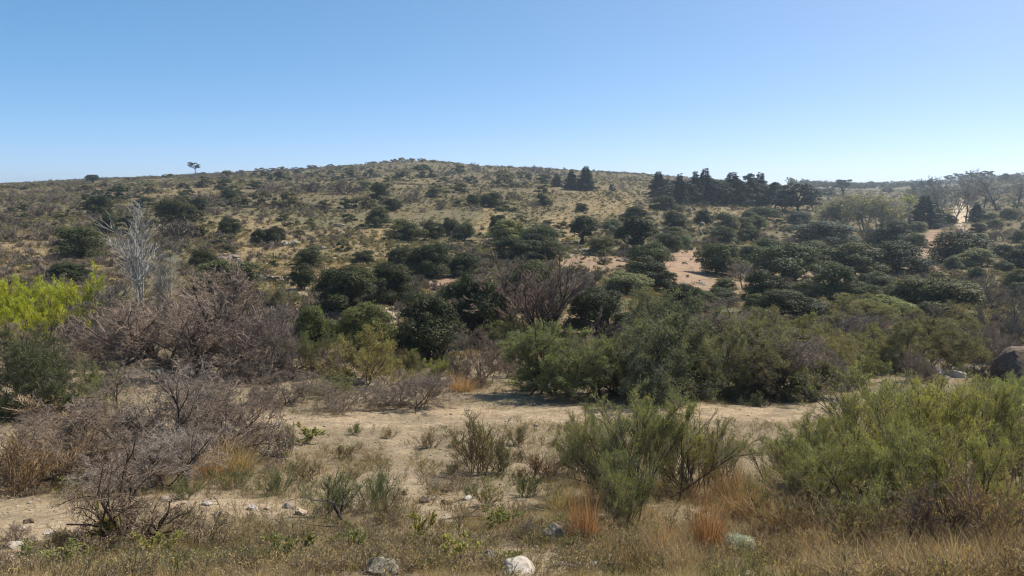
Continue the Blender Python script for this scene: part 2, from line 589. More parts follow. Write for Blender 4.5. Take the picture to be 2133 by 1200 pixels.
def crown_leaves(g, r, c, ra, n, size, asp=.5, out=.9, flat=.85, tint0=.35, jag=.27):
    w = ra ** 2
    k = r.choice(len(c), n, p=w / w.sum())
    d = unit(r.normal(0, 1, (n, 3)))
    d[:, 2] = np.where(d[:, 2] < -.45, -d[:, 2], d[:, 2])
    q = (1 - np.abs(r.normal(0, jag, n)))[:, None]
    # ragged sprays: push leaves outward along a handful of directions on each mass
    sp = np.sin(d[:, 0] * 9 + k) * np.sin(d[:, 1] * 8 + 2 * k) * np.sin(d[:, 2] * 7 + 3 * k)
    q = q * (1 + .28 * sp[:, None])
    p = c[k] + d * ra[k][:, None] * q * np.array([1.15, 1.15, flat])
    tint = np.clip(tint0 + .22 * (((k * 7919) % 13) / 13 - .5) + .25 * sp + r.normal(0, .14, n), 0, 1)
    nrm = d * out + r.normal(0, .5, (n, 3)) + np.array([0, 0, .35])
    dirs = np.cross(nrm, r.normal(0, 1, (n, 3)))
    b = unit(np.cross(unit(nrm), unit(dirs)))
    dd = unit(dirs)
    L = size * r.uniform(.6, 1.35, n)[:, None]
    V = np.stack([p - dd * L * .5, p + b * L * asp * .5 + .05 * L * unit(nrm), p + dd * L * .5, p - b * L * asp * .5], 1)
    g.add(V.reshape(-1, 3), np.arange(n * 4).reshape(n, 4), tint)


def limbs_to(r, c, r0=.05, n0=3, fork=.35, spread=.06):
    """A few crooked limbs that leave the ground and reach into each foliage mass."""
    g = Geo()
    k = r.integers(0, n0, len(c))
    base = np.concatenate([r.normal(0, spread, (n0, 2)), np.full((n0, 1), -.06)], 1)
    f = base + np.concatenate([r.normal(0, .06, (n0, 2)), r.uniform(fork * .5, fork, (n0, 1))], 1)
    for a, e, w0, w1 in ((base, f, r0, r0 * .7), (f[k], c, r0 * .55, r0 * .18)):
        t = np.linspace(0, 1, 5)[None, :, None]
        P = a[:, None] * (1 - t) + e[:, None] * t
        P[:, 1:-1] += r.normal(0, .025, P[:, 1:-1].shape)
        tubes(g, P, np.broadcast_to(np.linspace(w0, w1, 5), P.shape[:2]).copy(), 5, np.clip(r.normal(.45, .15, len(P)), 0, 1))
    return g


def evergreen(r, n=16000, size=.043, lob=26, sx=1.25, low=-.06, asp=.5):
    # dense dark round-headed evergreen, wider than tall, foliage down to the ground
    c, ra = lobes(r, lob, sx, 1.0, low)
    g = Geo()
    crown_leaves(g, r, c, ra, n, size, asp)
    return [('trunk', limbs_to(r, c), M_BARK, 'bark'), ('crown', g, M_LEAF, 'main')]


def round_tree(r, n=14000, size=.045):
    # evergreen with a clear trunk below the crown
    return evergreen(r, n, size, 14, .95, .32)


def conifer(r, n=8000, wide=.46, step=19, low=.04, droop=.2, size=.042):
    # spire: straight trunk, tiers of boughs, hanging needle sprays
    g, w = Geo(), Geo()
    t = np.linspace(0, 1, 7)
    P = np.stack([.008 * np.sin(t * 7), .008 * np.cos(t * 6) - .008, -.03 + t * 1.02], -1)[None]
    tubes(w, P, (.022 * (1 - t) + .002)[None], 6, .4)
    S, D, L = [], [], []
    for k in range(step):
        z = low + (1 - low) * (k / step) ** .92
        m = 7 if z < .8 else 5
        for j in range(m):
            az = j * 6.283 / m + k * 1.1 + r.normal(0, .25)
            prof = (1 - z) ** 1.05 * (1 if z > .12 else .75 + 2 * z)
            S.append([0, 0, z + r.normal(0, .012)])
            D.append([math.cos(az), math.sin(az), .25 * (z - .35)])
            L.append(wide * .5 * prof * r.uniform(.45, 1.25) + .012)
    S, D, L = np.array(S), np.array(D), np.array(L)
    B, br = grow(r, S, D, L, np.full(len(S), .006), 4, .05, -.02)
    tubes(w, B, br, 3, .4)
    pw = L / L.sum()
    idx = r.choice(len(L), n, p=pw)
    f = r.uniform(.12, 1.02, n) * 4
    i = np.minimum(f.astype(int), 3)
    a = (f - i)[:, None]
    p = B[idx, i] * (1 - a) + B[idx, i + 1] * a
    side = np.cross(unit(D[idx]), [0, 0, 1.0])
    tp = f / 4
    p = p + side * (r.normal(0, .13, n) * L[idx] * (1.1 - .6 * tp))[:, None] + np.array([0, 0, 1]) * r.normal(-.012, .018, n)[:, None]
    d = unit(D[idx]) + side * r.normal(0, .5, n)[:, None] - np.array([0, 0, droop])
    leaves(g, r, p, d, size, .34, np.clip(.3 + .25 * tp + r.normal(0, .15, n), 0, 1), r.normal(0, .8, (n, 3)) + np.array([0, 0, .4]))
    return [('trunk', w, M_BARK, 'bark'), ('crown', g, M_NEEDLE, 'main')]


def broad_pine(r, n=6000):
    # older pine: visible trunk, uneven layered crown
    c, ra = [], []
    for k in range(15):
        h = .3 + .66 * k / 14
        q = .33 * math.sqrt(max(.05, 1 - ((h - .5) / .55) ** 2)) * r.uniform(.5, 1.05)
        az = k * 2.4 + r.normal(0, .3)
        c.append([q * math.cos(az), q * math.sin(az), h * .93])
        ra.append(r.uniform(.10, .17))
    c, ra = np.array(c), np.array(ra)
    g = Geo()
    crown_leaves(g, r, c, ra, n, .055, .3, .6, .6, .35, .3)
    w = limbs_to(r, c, .03, 1, .3, .001)
    return [('trunk', w, M_BARK, 'bark'), ('crown', g, M_NEEDLE, 'main')]


def umbrella_pine(r, n=4200):
    # tall bare trunk, open crown of flat separate pads
    c, ra = [], []
    for k in range(10):
        az = k * 2.4 + r.normal(0, .4)
        q = .34 * math.sqrt(r.random())
        z = .62 + .3 * k / 9 - .15 * q
        c.append([q * math.cos(az), q * math.sin(az), z])
        ra.append(r.uniform(.09, .15))
    c, ra = np.array(c), np.array(ra)
    g = Geo()
    crown_leaves(g, r, c, ra, n, .055, .35, .6, .55, .35, .3)
    return [('trunk', limbs_to(r, c, .032, 1, .55, .001), M_BARK, 'bark'), ('crown', g, M_NEEDLE, 'main')]


def bare_tree(r, n0=1, ang=(0, 10), rmin=.0028, up=.09, buds=0, L0=.55, spreadang=(18, 48), dense=7, r0=.012):
    # leafless tree with ascending branches
    lv = [dict(n=9, ang=spreadang, len=(.55, .85), wob=.12, up=up, t0=.3, seg=4), dict(n=dense, ang=(18, 48), len=(.45, .75), wob=.15, up=up, rmin=rmin, t0=.15),
          dict(n=dense, ang=(18, 50), len=(.45, .75), wob=.18, up=up, seg=3, rmin=rmin * .8, t0=.15)]
    sk = skeleton(r, n0, ang, L0, r0, lv, spread=.03 if n0 > 1 else .001, wob=.07, up=.05, seg=5)
    parts = [('trunk', wood(sk[:2], r), M_BARK, 'bark'), ('branches', wood(sk[2:], r, (3, 3, 3)), M_BARK, 'twig')]
    if buds:
        g = Geo()
        p, d, idx = along(r, sk[3][0], buds, .2, 1)
        leaves(g, r, p + r.normal(0, .006, p.shape), d + r.normal(0, .6, p.shape), .03, .45, r.random(len(p)))
        parts.append(('foliage', g, M_SOFT, 'main'))
    return parts


def poplar(r):
    # slender leafless poplar clump: straight stems, short rising side shoots from low down to the tips
    lv = [dict(n=24, ang=(14, 34), len=(.2, .4), wob=.08, up=.1, t0=.2, seg=3, rmin=.0018), dict(n=7, ang=(12, 36), len=(.4, .75), wob=.12, up=.1, seg=3, rmin=.0012, t0=.15)]
    sk = skeleton(r, 4, (1, 9), .95, .0055, lv, spread=.02, wob=.035, up=.03, seg=6)
    return [('trunk', wood(sk[:1], r), M_BARK, 'bark'), ('branches', wood(sk[1:], r, (3, 3)), M_BARK, 'twig')]


def vase_tree(r):
    # big bare willow: several trunks opening like a vase, straight whips at the top
    lv = [dict(n=8, ang=(12, 38), len=(.5, .8), wob=.1, up=.05, t0=.25, seg=4), dict(n=8, ang=(10, 36), len=(.4, .7), wob=.12, up=.08, rmin=.003, t0=.15),
          dict(n=5, ang=(10, 40), len=(.4, .7), wob=.15, up=.08, seg=3, rmin=.0024, t0=.15)]
    sk = skeleton(r, 13, (6, 60), .72, .014, lv, spread=.07, wob=.09, up=.04, seg=5)
    return [('trunk', wood(sk[:2], r), M_BARK, 'bark'), ('branches', wood(sk[2:], r, (3, 3, 3)), M_BARK, 'twig')]


def thorn_tree(r):
    # wide low thorn tree: dark crooked limbs spreading from one foot, haze of brown twigs
    lv = [dict(n=9, ang=(20, 60), len=(.5, .85), wob=.22, t0=.2, seg=4), dict(n=8, ang=(25, 65), len=(.45, .8), wob=.25, up=.05, rmin=.0024, t0=.2),
          dict(n=7, ang=(25, 70), len=(.45, .8), wob=.28, up=.06, rmin=.0014, seg=3, t0=.15), dict(n=4, ang=(20, 70), len=(.45, .8), wob=.3, up=.05, rmin=.0011, seg=2, t0=.1)]
    sk = skeleton(r, 9, (20, 78), .62, .019, lv, spread=.03, wob=.2, up=.03, seg=5)
    return [('trunk', wood(sk[:2], r), M_BARK, 'bark'), ('twigs', wood(sk[2:], r, (3, 3, 3)), M_BARK, 'main')]


def willow(r):
    # leafing willow: upright wands covered in fresh leaves
    lv = [dict(n=9, ang=(12, 40), len=(.5, .8), wob=.1, up=.08, t0=.2, seg=4), dict(n=8, ang=(12, 45), len=(.4, .7), wob=.14, up=.1, rmin=.003, t0=.15)]
    sk = skeleton(r, 16, (3, 48), .7, .009, lv, spread=.3, wob=.1, up=.06, seg=5)
    g = Geo()
    cl = r.random(len(sk[2][0]))
    p, d, idx = along(r, sk[2][0], 85000, .05, 1)
    k = (p[:, 2] > .0 + .25 * r.random(len(p))) & (cl[idx] > .12)
    p, d, idx = p[k], d[k], idx[k]
    p = p + r.normal(0, .012, p.shape)
    leaves(g, r, p, d + r.normal(0, .6, p.shape), .0165, .42, np.clip(.15 + .65 * cl[idx] + r.normal(0, .12, len(p)), 0, 1))
    return [('trunk', wood(sk[:2], r), M_BARK, 'bark'), ('branches', wood(sk[2:], r, (3,)), M_BARK, 'twig'), ('foliage', g, M_SOFT, 'main')]


def blades(g, r, n, h, spread, lean, width, tint0=.5, seg=3, base=.05, wob=.13):
    az = r.uniform(0, 6.283, n)
    q = spread * np.sqrt(r.random(n))
    s = np.stack([q * np.cos(az), q * np.sin(az), np.full(n, -base)], -1)
    th = np.radians(np.abs(r.normal(0, lean, n)))
    az2 = az + r.normal(0, .9, n)
    d = np.stack([np.sin(th) * np.cos(az2), np.sin(th) * np.sin(az2), np.cos(th)], -1)
    L = h * r.uniform(.45, 1.1, n)
    P, _ = grow(r, s, d, L, L, seg, wob, -.06)
    b = unit(np.cross(P[:, -1] - P[:, 0], r.normal(0, 1, (n, 3))))
    w = width * r.uniform(.6, 1.3, n)[:, None] * np.linspace(1, .15, seg + 1)[None]
    V = np.stack([P - b[:, None] * w[..., None] / 2, P + b[:, None] * w[..., None] / 2], 2)
    bi = (np.arange(n) * (seg + 1) * 2)[:, None] + (np.arange(seg) * 2)[None]
    F = np.stack([bi, bi + 1, bi + 3, bi + 2], -1).reshape(-1, 4)
    t = np.repeat(np.clip(tint0 + r.normal(0, .33, n), 0, 1), seg)
    g.add(V.reshape(-1, 3), F, t)


def tussock(r, n=520, lean=26):
    g = Geo()
    blades(g, r, n // 2, 1.0, .26, lean, .010, .5, 4, wob=.16)
    blades(g, r, n // 2, .7, .3, lean * 1.6, .011, .35, 4, wob=.22)
    blades(g, r, n // 2, .4, .34, lean * 2.2, .013, .25, 3, wob=.25)
    return [('blades', g, M_GRASS, 'main')]


def weed(r, n=1500):
    # leafy green herb
    sk = skeleton(r, 9, (5, 50), .8, .008, [dict(n=5, ang=(20, 50), len=(.35, .6), wob=.12, up=.06, rmin=.004)], spread=.1, wob=.1)
    g = Geo()
    p, d, idx = along(r, sk[1][0], n)
    leaves(g, r, p, d + r.normal(0, .6, p.shape), .085, .4, r.random(len(p)))
    return [('stems', wood(sk, r, (3, 3)), M_BARK, 'twig'), ('foliage', g, M_SOFT, 'main')]


def cushion(r):
    g = Geo()
    c = np.array([[0, 0, .3]])
    crown_leaves(g, r, np.concatenate([c + r.normal(0, .18, (9, 3)) * [1, 1, .5]]), np.full(9, .3), 2600, .07, .4, .8, .9, .5)
    return [('foliage', g, M_SOFT, 'main')]


def scrub(r, n=900):
    # small rounded hillside shrub seen from afar: twigs and leaf clumps in one mesh
    c, ra = lobes(r, 10, 1.3, 1.0, -.14)
    g = Geo()
    crown_leaves(g, r, c, ra, n, .15, .45, .7, .9, .4, .35)
    return [('foliage', g, M_SOFT, 'main')]


def bare_scrub(r):
    sk = skeleton(r, 10, (8, 70), .7, .02, [dict(n=7, ang=(20, 60), len=(.5, .8), wob=.2, rmin=.011), dict(n=7, ang=(20, 65), len=(.45, .8), wob=.25, seg=2, rmin=.009, rf=.9)], spread=.1)
    return [('twigs', wood(sk, r, (3, 3, 3)), M_BARK, 'main')]


def dead_snag(r):
    # one dead bent branch rising from the ground with a hooked arm
    P = np.array([[[.45, 0, -.1], [.3, .03, .18], [.12, 0, .45], [.02, .02, .72], [.0, 0, .86], [-.06, .01, .93]],
                  [[.12, 0, .45], [.1, .06, .6], [.13, .03, .8], [.11, .05, .95], [.14, .02, 1.1], [.1, .02, 1.28]],
                  [[-.06, .01, .93], [-.16, .03, .86], [-.3, .02, .87], [-.42, .05, .92], [-.55, .02, .86], [-.66, .03, .76]],
                  [[.3, .03, .18], [.1, .1, .1], [-.1, .15, .02], [-.3, .2, -.02], [-.45, .22, -.03], [-.6, .25, -.05]]], float)
    A = np.array([[.04, .036, .032, .028, .026, .022], [.02, .017, .015, .012, .009, .005], [.02, .018, .014, .011, .008, .004], [.028, .022, .018, .014, .01, .006]]) * .8
    g = Geo()
    tubes(g, P, A, 6, [.4, .5, .5, .4])
    p, d, L, q = spawn(r, P, A, np.array([1., .8, .8, .9]), 7, .3, 1, (30, 80), (.2, .5), .4)
    t, a = grow(r, p, d, L, np.maximum(q, .004), 4, .22, -.03)
    h = Geo()
    tubes(h, t, a, 3, .45)
    return [('stem', g, M_BARK, 'bark'), ('twigs', h, M_BARK, 'twig')]


def fallen_branch(r):
    P = np.array([[[-.6, 0, .02], [-.35, .03, .05], [-.1, 0, .12], [.12, .03, .1], [.4, 0, .06], [.62, .02, .02]],
                  [[-.1, 0, .12], [.0, .1, .2], [.12, .16, .3], [.2, .2, .34], [.3, .22, .42], [.36, .24, .5]],
                  [[.12, .03, .1], [.2, -.1, .14], [.3, -.2, .2], [.36, -.26, .24], [.45, -.3, .22], [.5, -.32, .24]]], float)
    A = np.array([[.012, .02, .026, .026, .02, .01], [.016, .013, .011, .009, .007, .004], [.016, .013, .011, .009, .007, .004]])
    g = Geo()
    tubes(g, P, A, 6, .45)
    p, d, L, q = spawn(r, P, A, np.array([1., .7, .6]), 9, .1, 1, (30, 70), (.2, .45), .5)
    t, a = grow(r, p, d, L, np.maximum(q, .004), 3, .2, .02)
    h = Geo()
    tubes(h, t, a, 3, .5)
    return [('stem', g, M_BARK, 'bark'), ('twigs', h, M_BARK, 'twig')]


# ------------------------------------------------------------------ stones
def ico(sub):
    t = (1 + 5 ** .5) / 2
    V = [[-1, t, 0], [1, t, 0], [-1, -t, 0], [1, -t, 0], [0, -1, t], [0, 1, t], [0, -1, -t], [0, 1, -t], [t, 0, -1], [t, 0, 1], [-t, 0, -1], [-t, 0, 1]]
    F = [[0, 11, 5], [0, 5, 1], [0, 1, 7], [0, 7, 10], [0, 10, 11], [1, 5, 9], [5, 11, 4], [11, 10, 2], [10, 7, 6], [7, 1, 8], [3, 9, 4], [3, 4, 2], [3, 2, 6], [3, 6, 8], [3, 8, 9],
         [4, 9, 5], [2, 4, 11], [6, 2, 10], [8, 6, 7], [9, 8, 1]]
    V = [list(np.array(v) / np.linalg.norm(v)) for v in V]
    for _ in range(sub):
        mid, G = {}, []

        def mp(a, b):
            k = (min(a, b), max(a, b))
            if k not in mid:
                m = np.array(V[a]) + np.array(V[b])
                V.append(list(m / np.linalg.norm(m)))
                mid[k] = len(V) - 1
            return mid[k]
        for a, b, c in F:
            x, y, z = mp(a, b), mp(b, c), mp(c, a)
            G += [[a, x, z], [b, y, x], [c, z, y], [x, y, z]]
        F = G
    return np.array(V), np.array(F)


ICO = [ico(k) for k in range(4)]


def stone_shape(r, sub=3, sz=(.5, .42, .32), cuts=9, rough=.05):
    V, F = ICO[sub]
    V = V.copy()
    for _ in range(cuts):
        n = unit(r.normal(0, 1, 3))
        h = r.uniform(.62, .9)
        s = np.maximum(V @ n - h, 0)
        V = V - s[:, None] * n
    o = r.uniform(0, 50, 3)
    q = N1.fbm(V[:, 0] * 2.3 + o[0] + V[:, 2] * 1.3, V[:, 1] * 2.3 + o[1] - V[:, 2], 3)
    V = V * (1 + rough * 2 * q)[:, None]
    return V * np.array(sz), F


def stone(r, sz=(.5, .42, .34)):
    V, F = stone_shape(r, 3, sz, 15, .09)
    V[:, 2] += sz[2] * .62
    g = Geo()
    g.add(V, F, .5)
    return [('stone', g, M_ROCK, 'main')]


def ledge(r):
    # bedrock outcrop: tilted slabs grown together
    g = Geo()
    for k in range(9):
        V, F = stone_shape(r, 2, (r.uniform(.16, .34), r.uniform(.12, .22), r.uniform(.08, .17)), 8, .08)
        a = r.normal(0, .35)
        c, s = math.cos(a), math.sin(a)
        V = V @ np.array([[c, 0, s], [0, 1, 0], [-s, 0, c]]).T + [r.uniform(-.36, .36), r.uniform(-.2, .2), r.uniform(.0, .22)]
        g.add(V, F, .5)
    return [('stone', g, M_ROCK, 'main')]


def mound_geo(r):
    V, F = stone_shape(r, 3, (.5, .45, .40), 6, .17)
    g = Geo()
    g.add(V + [0, 0, .12], F, .5)
    return g


def one_piece(parts, name):
    g = Geo()
    for _, q, _, _ in parts:
        V, Q, T, t, _m = q.arrays()
        g.add(V, Q, t)
    return [(name, g, M_BARK, 'main')]


RECIPES = {
    'thorn_bush': (thorn_bush, {}, 3), 'thicket': (thorn_bush, dict(big=True), 3), 'olive': (olive_bush, dict(n=26000, size=.028), 4), 'olive_big': (olive_bush, dict(n=75000, size=.019), 2),
    'broom': (broom_bush, dict(n=22000, size=.025, bare=.7), 4), 'broom_big': (broom_bush, dict(n=62000, size=.017, bare=.7), 4), 'dry_broom': (dry_broom, {}, 3), 'evergreen': (evergreen, {}, 9),
    'evergreen_near': (evergreen, dict(n=36000, size=.032, lob=30), 5), 'round_tree': (round_tree, {}, 3), 'conifer': (conifer, {}, 4), 'deodar': (conifer, dict(n=7000, wide=.85, step=14, droop=.1, size=.06), 2),
    'broad_pine': (broad_pine, {}, 3), 'umbrella_pine': (umbrella_pine, {}, 2), 'poplar': (poplar, {}, 2),
    'bare_tree': (bare_tree, dict(rmin=.003), 4), 'budding_tree': (bare_tree, dict(n0=4, ang=(3, 22), buds=1700, rmin=.0026, L0=.55, r0=.009, dense=7), 3), 'vase_tree': (vase_tree, {}, 1),
    'thorn_tree': (thorn_tree, {}, 1), 'willow': (willow, {}, 2), 'tussock': (tussock, {}, 4), 'weed': (weed, {}, 3), 'cushion': (cushion, {}, 1), 'scrub': (scrub, {}, 5),
    'bare_scrub': (bare_scrub, {}, 4), 'dead_snag': (lambda r: one_piece(dead_snag(r), 'branch'), {}, 1), 'fallen_branch': (fallen_branch, {}, 1), 'stone': (stone, {}, 6), 'ledge': (ledge, {}, 4),
    'sapling': (broom_bush, dict(n=5000, size=.05), 1), 'white_shrub': (lambda r: one_piece(bare_tree(r, n0=4, ang=(8, 50), dense=4, rmin=.002, r0=.012, up=.05), 'branches'), {}, 1),
    'mound': (lambda r: [('stone', mound_geo(r), M_ROCK, 'main')], {}, 1),
}
CACHE = {}


def proto(sp, v):
    fn, kw, nv = RECIPES[sp]
    v %= nv
    if (sp, v) not in CACHE:
        r = np.random.default_rng(1000 + sum(map(ord, sp)) * 7 + v * 101)
        parts = fn(r, **kw)
        allv = np.concatenate([np.concatenate(g.V) for _, g, _, _ in parts])
        lo, hi = np.percentile(allv, 1.0, axis=0), np.percentile(allv, 99.0, axis=0)
        w0 = .5 * ((hi[0] - lo[0]) + (hi[1] - lo[1]))
        h0 = np.percentile(allv[:, 2], 99.7)
        CACHE[(sp, v)] = ([(n, g.mesh(n, [m], m is M_ROCK and False), role) for n, g, m, role in parts], w0, h0)
    return CACHE[(sp, v)]


ALL = []


def tag(o, label, cat, group=None, kind=None):
    if label:
        o['label'] = label
    if cat:
        o['category'] = cat
    if group:
        o['group'] = group
    if kind:
        o['kind'] = kind


def put(sp, name, cat, label, loc, w, h, colors, group=None, v=0, rot=0.0, whole=False, tilt=(0, 0)):
    """One thing: an Empty at its foot that parents its parts (or one mesh where there are no parts to tell apart)."""
    parts, w0, h0 = proto(sp, v)
    sx, sz = w / w0, h / h0
    if len(parts) == 1:
        o = bpy.data.objects.new(name, parts[0][1])
        o.color = (*colors['main'], 1)
    else:
        o = bpy.data.objects.new(name, None)
        o.empty_display_size = .3
    COL.objects.link(o)
    o.location = loc
    o.rotation_euler = (tilt[0], tilt[1], rot)
    o.scale = (sx, sx, sz)
    tag(o, label, cat, group)
    if len(parts) > 1:
        for n, me, role in parts:
            c = bpy.data.objects.new(n, me)
            c.color = (*colors[role], 1)
            c.parent = o
            COL.objects.link(c)
    ALL.append(o)
    return o

# ------------------------------------------------------------------ colours (base colours of leaf, twig, bark and stone)
C = dict(
    dk=(.068, .076, .03), dk2=(.112, .122, .05), blu=(.042, .058, .04), pine=(.042, .058, .036), ol=(.185, .19, .095), olg=(.168, .168, .108), gr=(.225, .24, .11), mg=(.16, .18, .085), yl=(.15, .17, .06),
    ltg=(.26, .265, .12), brg=(.28, .285, .11), lime=(.39, .42, .045), yg=(.23, .24, .06), tw=(.25, .188, .135), twg=(.275, .215, .165), twr=(.205, .155, .118),
    twd=(.07, .052, .042), bark=(.085, .065, .052), pale=(.36, .335, .30), straw=(.46, .35, .18), rus=(.40, .225, .125), rusl=(.42, .30, .185), brn=(.26, .18, .11),
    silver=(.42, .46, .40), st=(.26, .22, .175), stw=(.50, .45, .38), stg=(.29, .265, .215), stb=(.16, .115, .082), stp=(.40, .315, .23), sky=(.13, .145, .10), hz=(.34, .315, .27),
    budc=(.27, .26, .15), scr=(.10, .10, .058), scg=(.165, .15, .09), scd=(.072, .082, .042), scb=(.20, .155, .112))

KIND = {  # species: object name, category
    'thorn_bush': ('thorn_bush', 'bush'), 'thicket': ('thicket_bush', 'bush'), 'olive': ('leafy_bush', 'bush'), 'olive_big': ('leafy_bush', 'bush'), 'broom': ('broom_bush', 'bush'),
    'broom_big': ('broom_bush', 'bush'), 'dry_broom': ('dry_bush', 'bush'), 'evergreen': ('evergreen_tree', 'tree'), 'evergreen_near': ('evergreen_tree', 'tree'),
    'round_tree': ('round_tree', 'tree'), 'conifer': ('conifer_tree', 'conifer'), 'deodar': ('conifer_tree', 'conifer'), 'broad_pine': ('pine_tree', 'pine'), 'umbrella_pine': ('pine_tree', 'pine'),
    'poplar': ('bare_tree', 'tree'), 'bare_tree': ('bare_tree', 'tree'), 'budding_tree': ('budding_tree', 'tree'), 'vase_tree': ('bare_tree', 'tree'), 'thorn_tree': ('thorn_tree', 'tree'),
    'willow': ('willow_tree', 'tree'), 'tussock': ('grass_tussock', 'grass tuft'), 'weed': ('green_herb', 'herb'), 'cushion': ('cushion_plant', 'plant'), 'scrub': ('scrub_bush', 'bush'),
    'bare_scrub': ('scrub_bush', 'bush'), 'dead_snag': ('dead_branch', 'branch'), 'fallen_branch': ('dead_branch', 'branch'), 'stone': ('stone', 'stone'), 'ledge': ('rock_outcrop', 'rock'),
    'sapling': ('sapling', 'sapling'), 'white_shrub': ('bare_shrub', 'bush'), 'mound': ('boulder', 'boulder')}

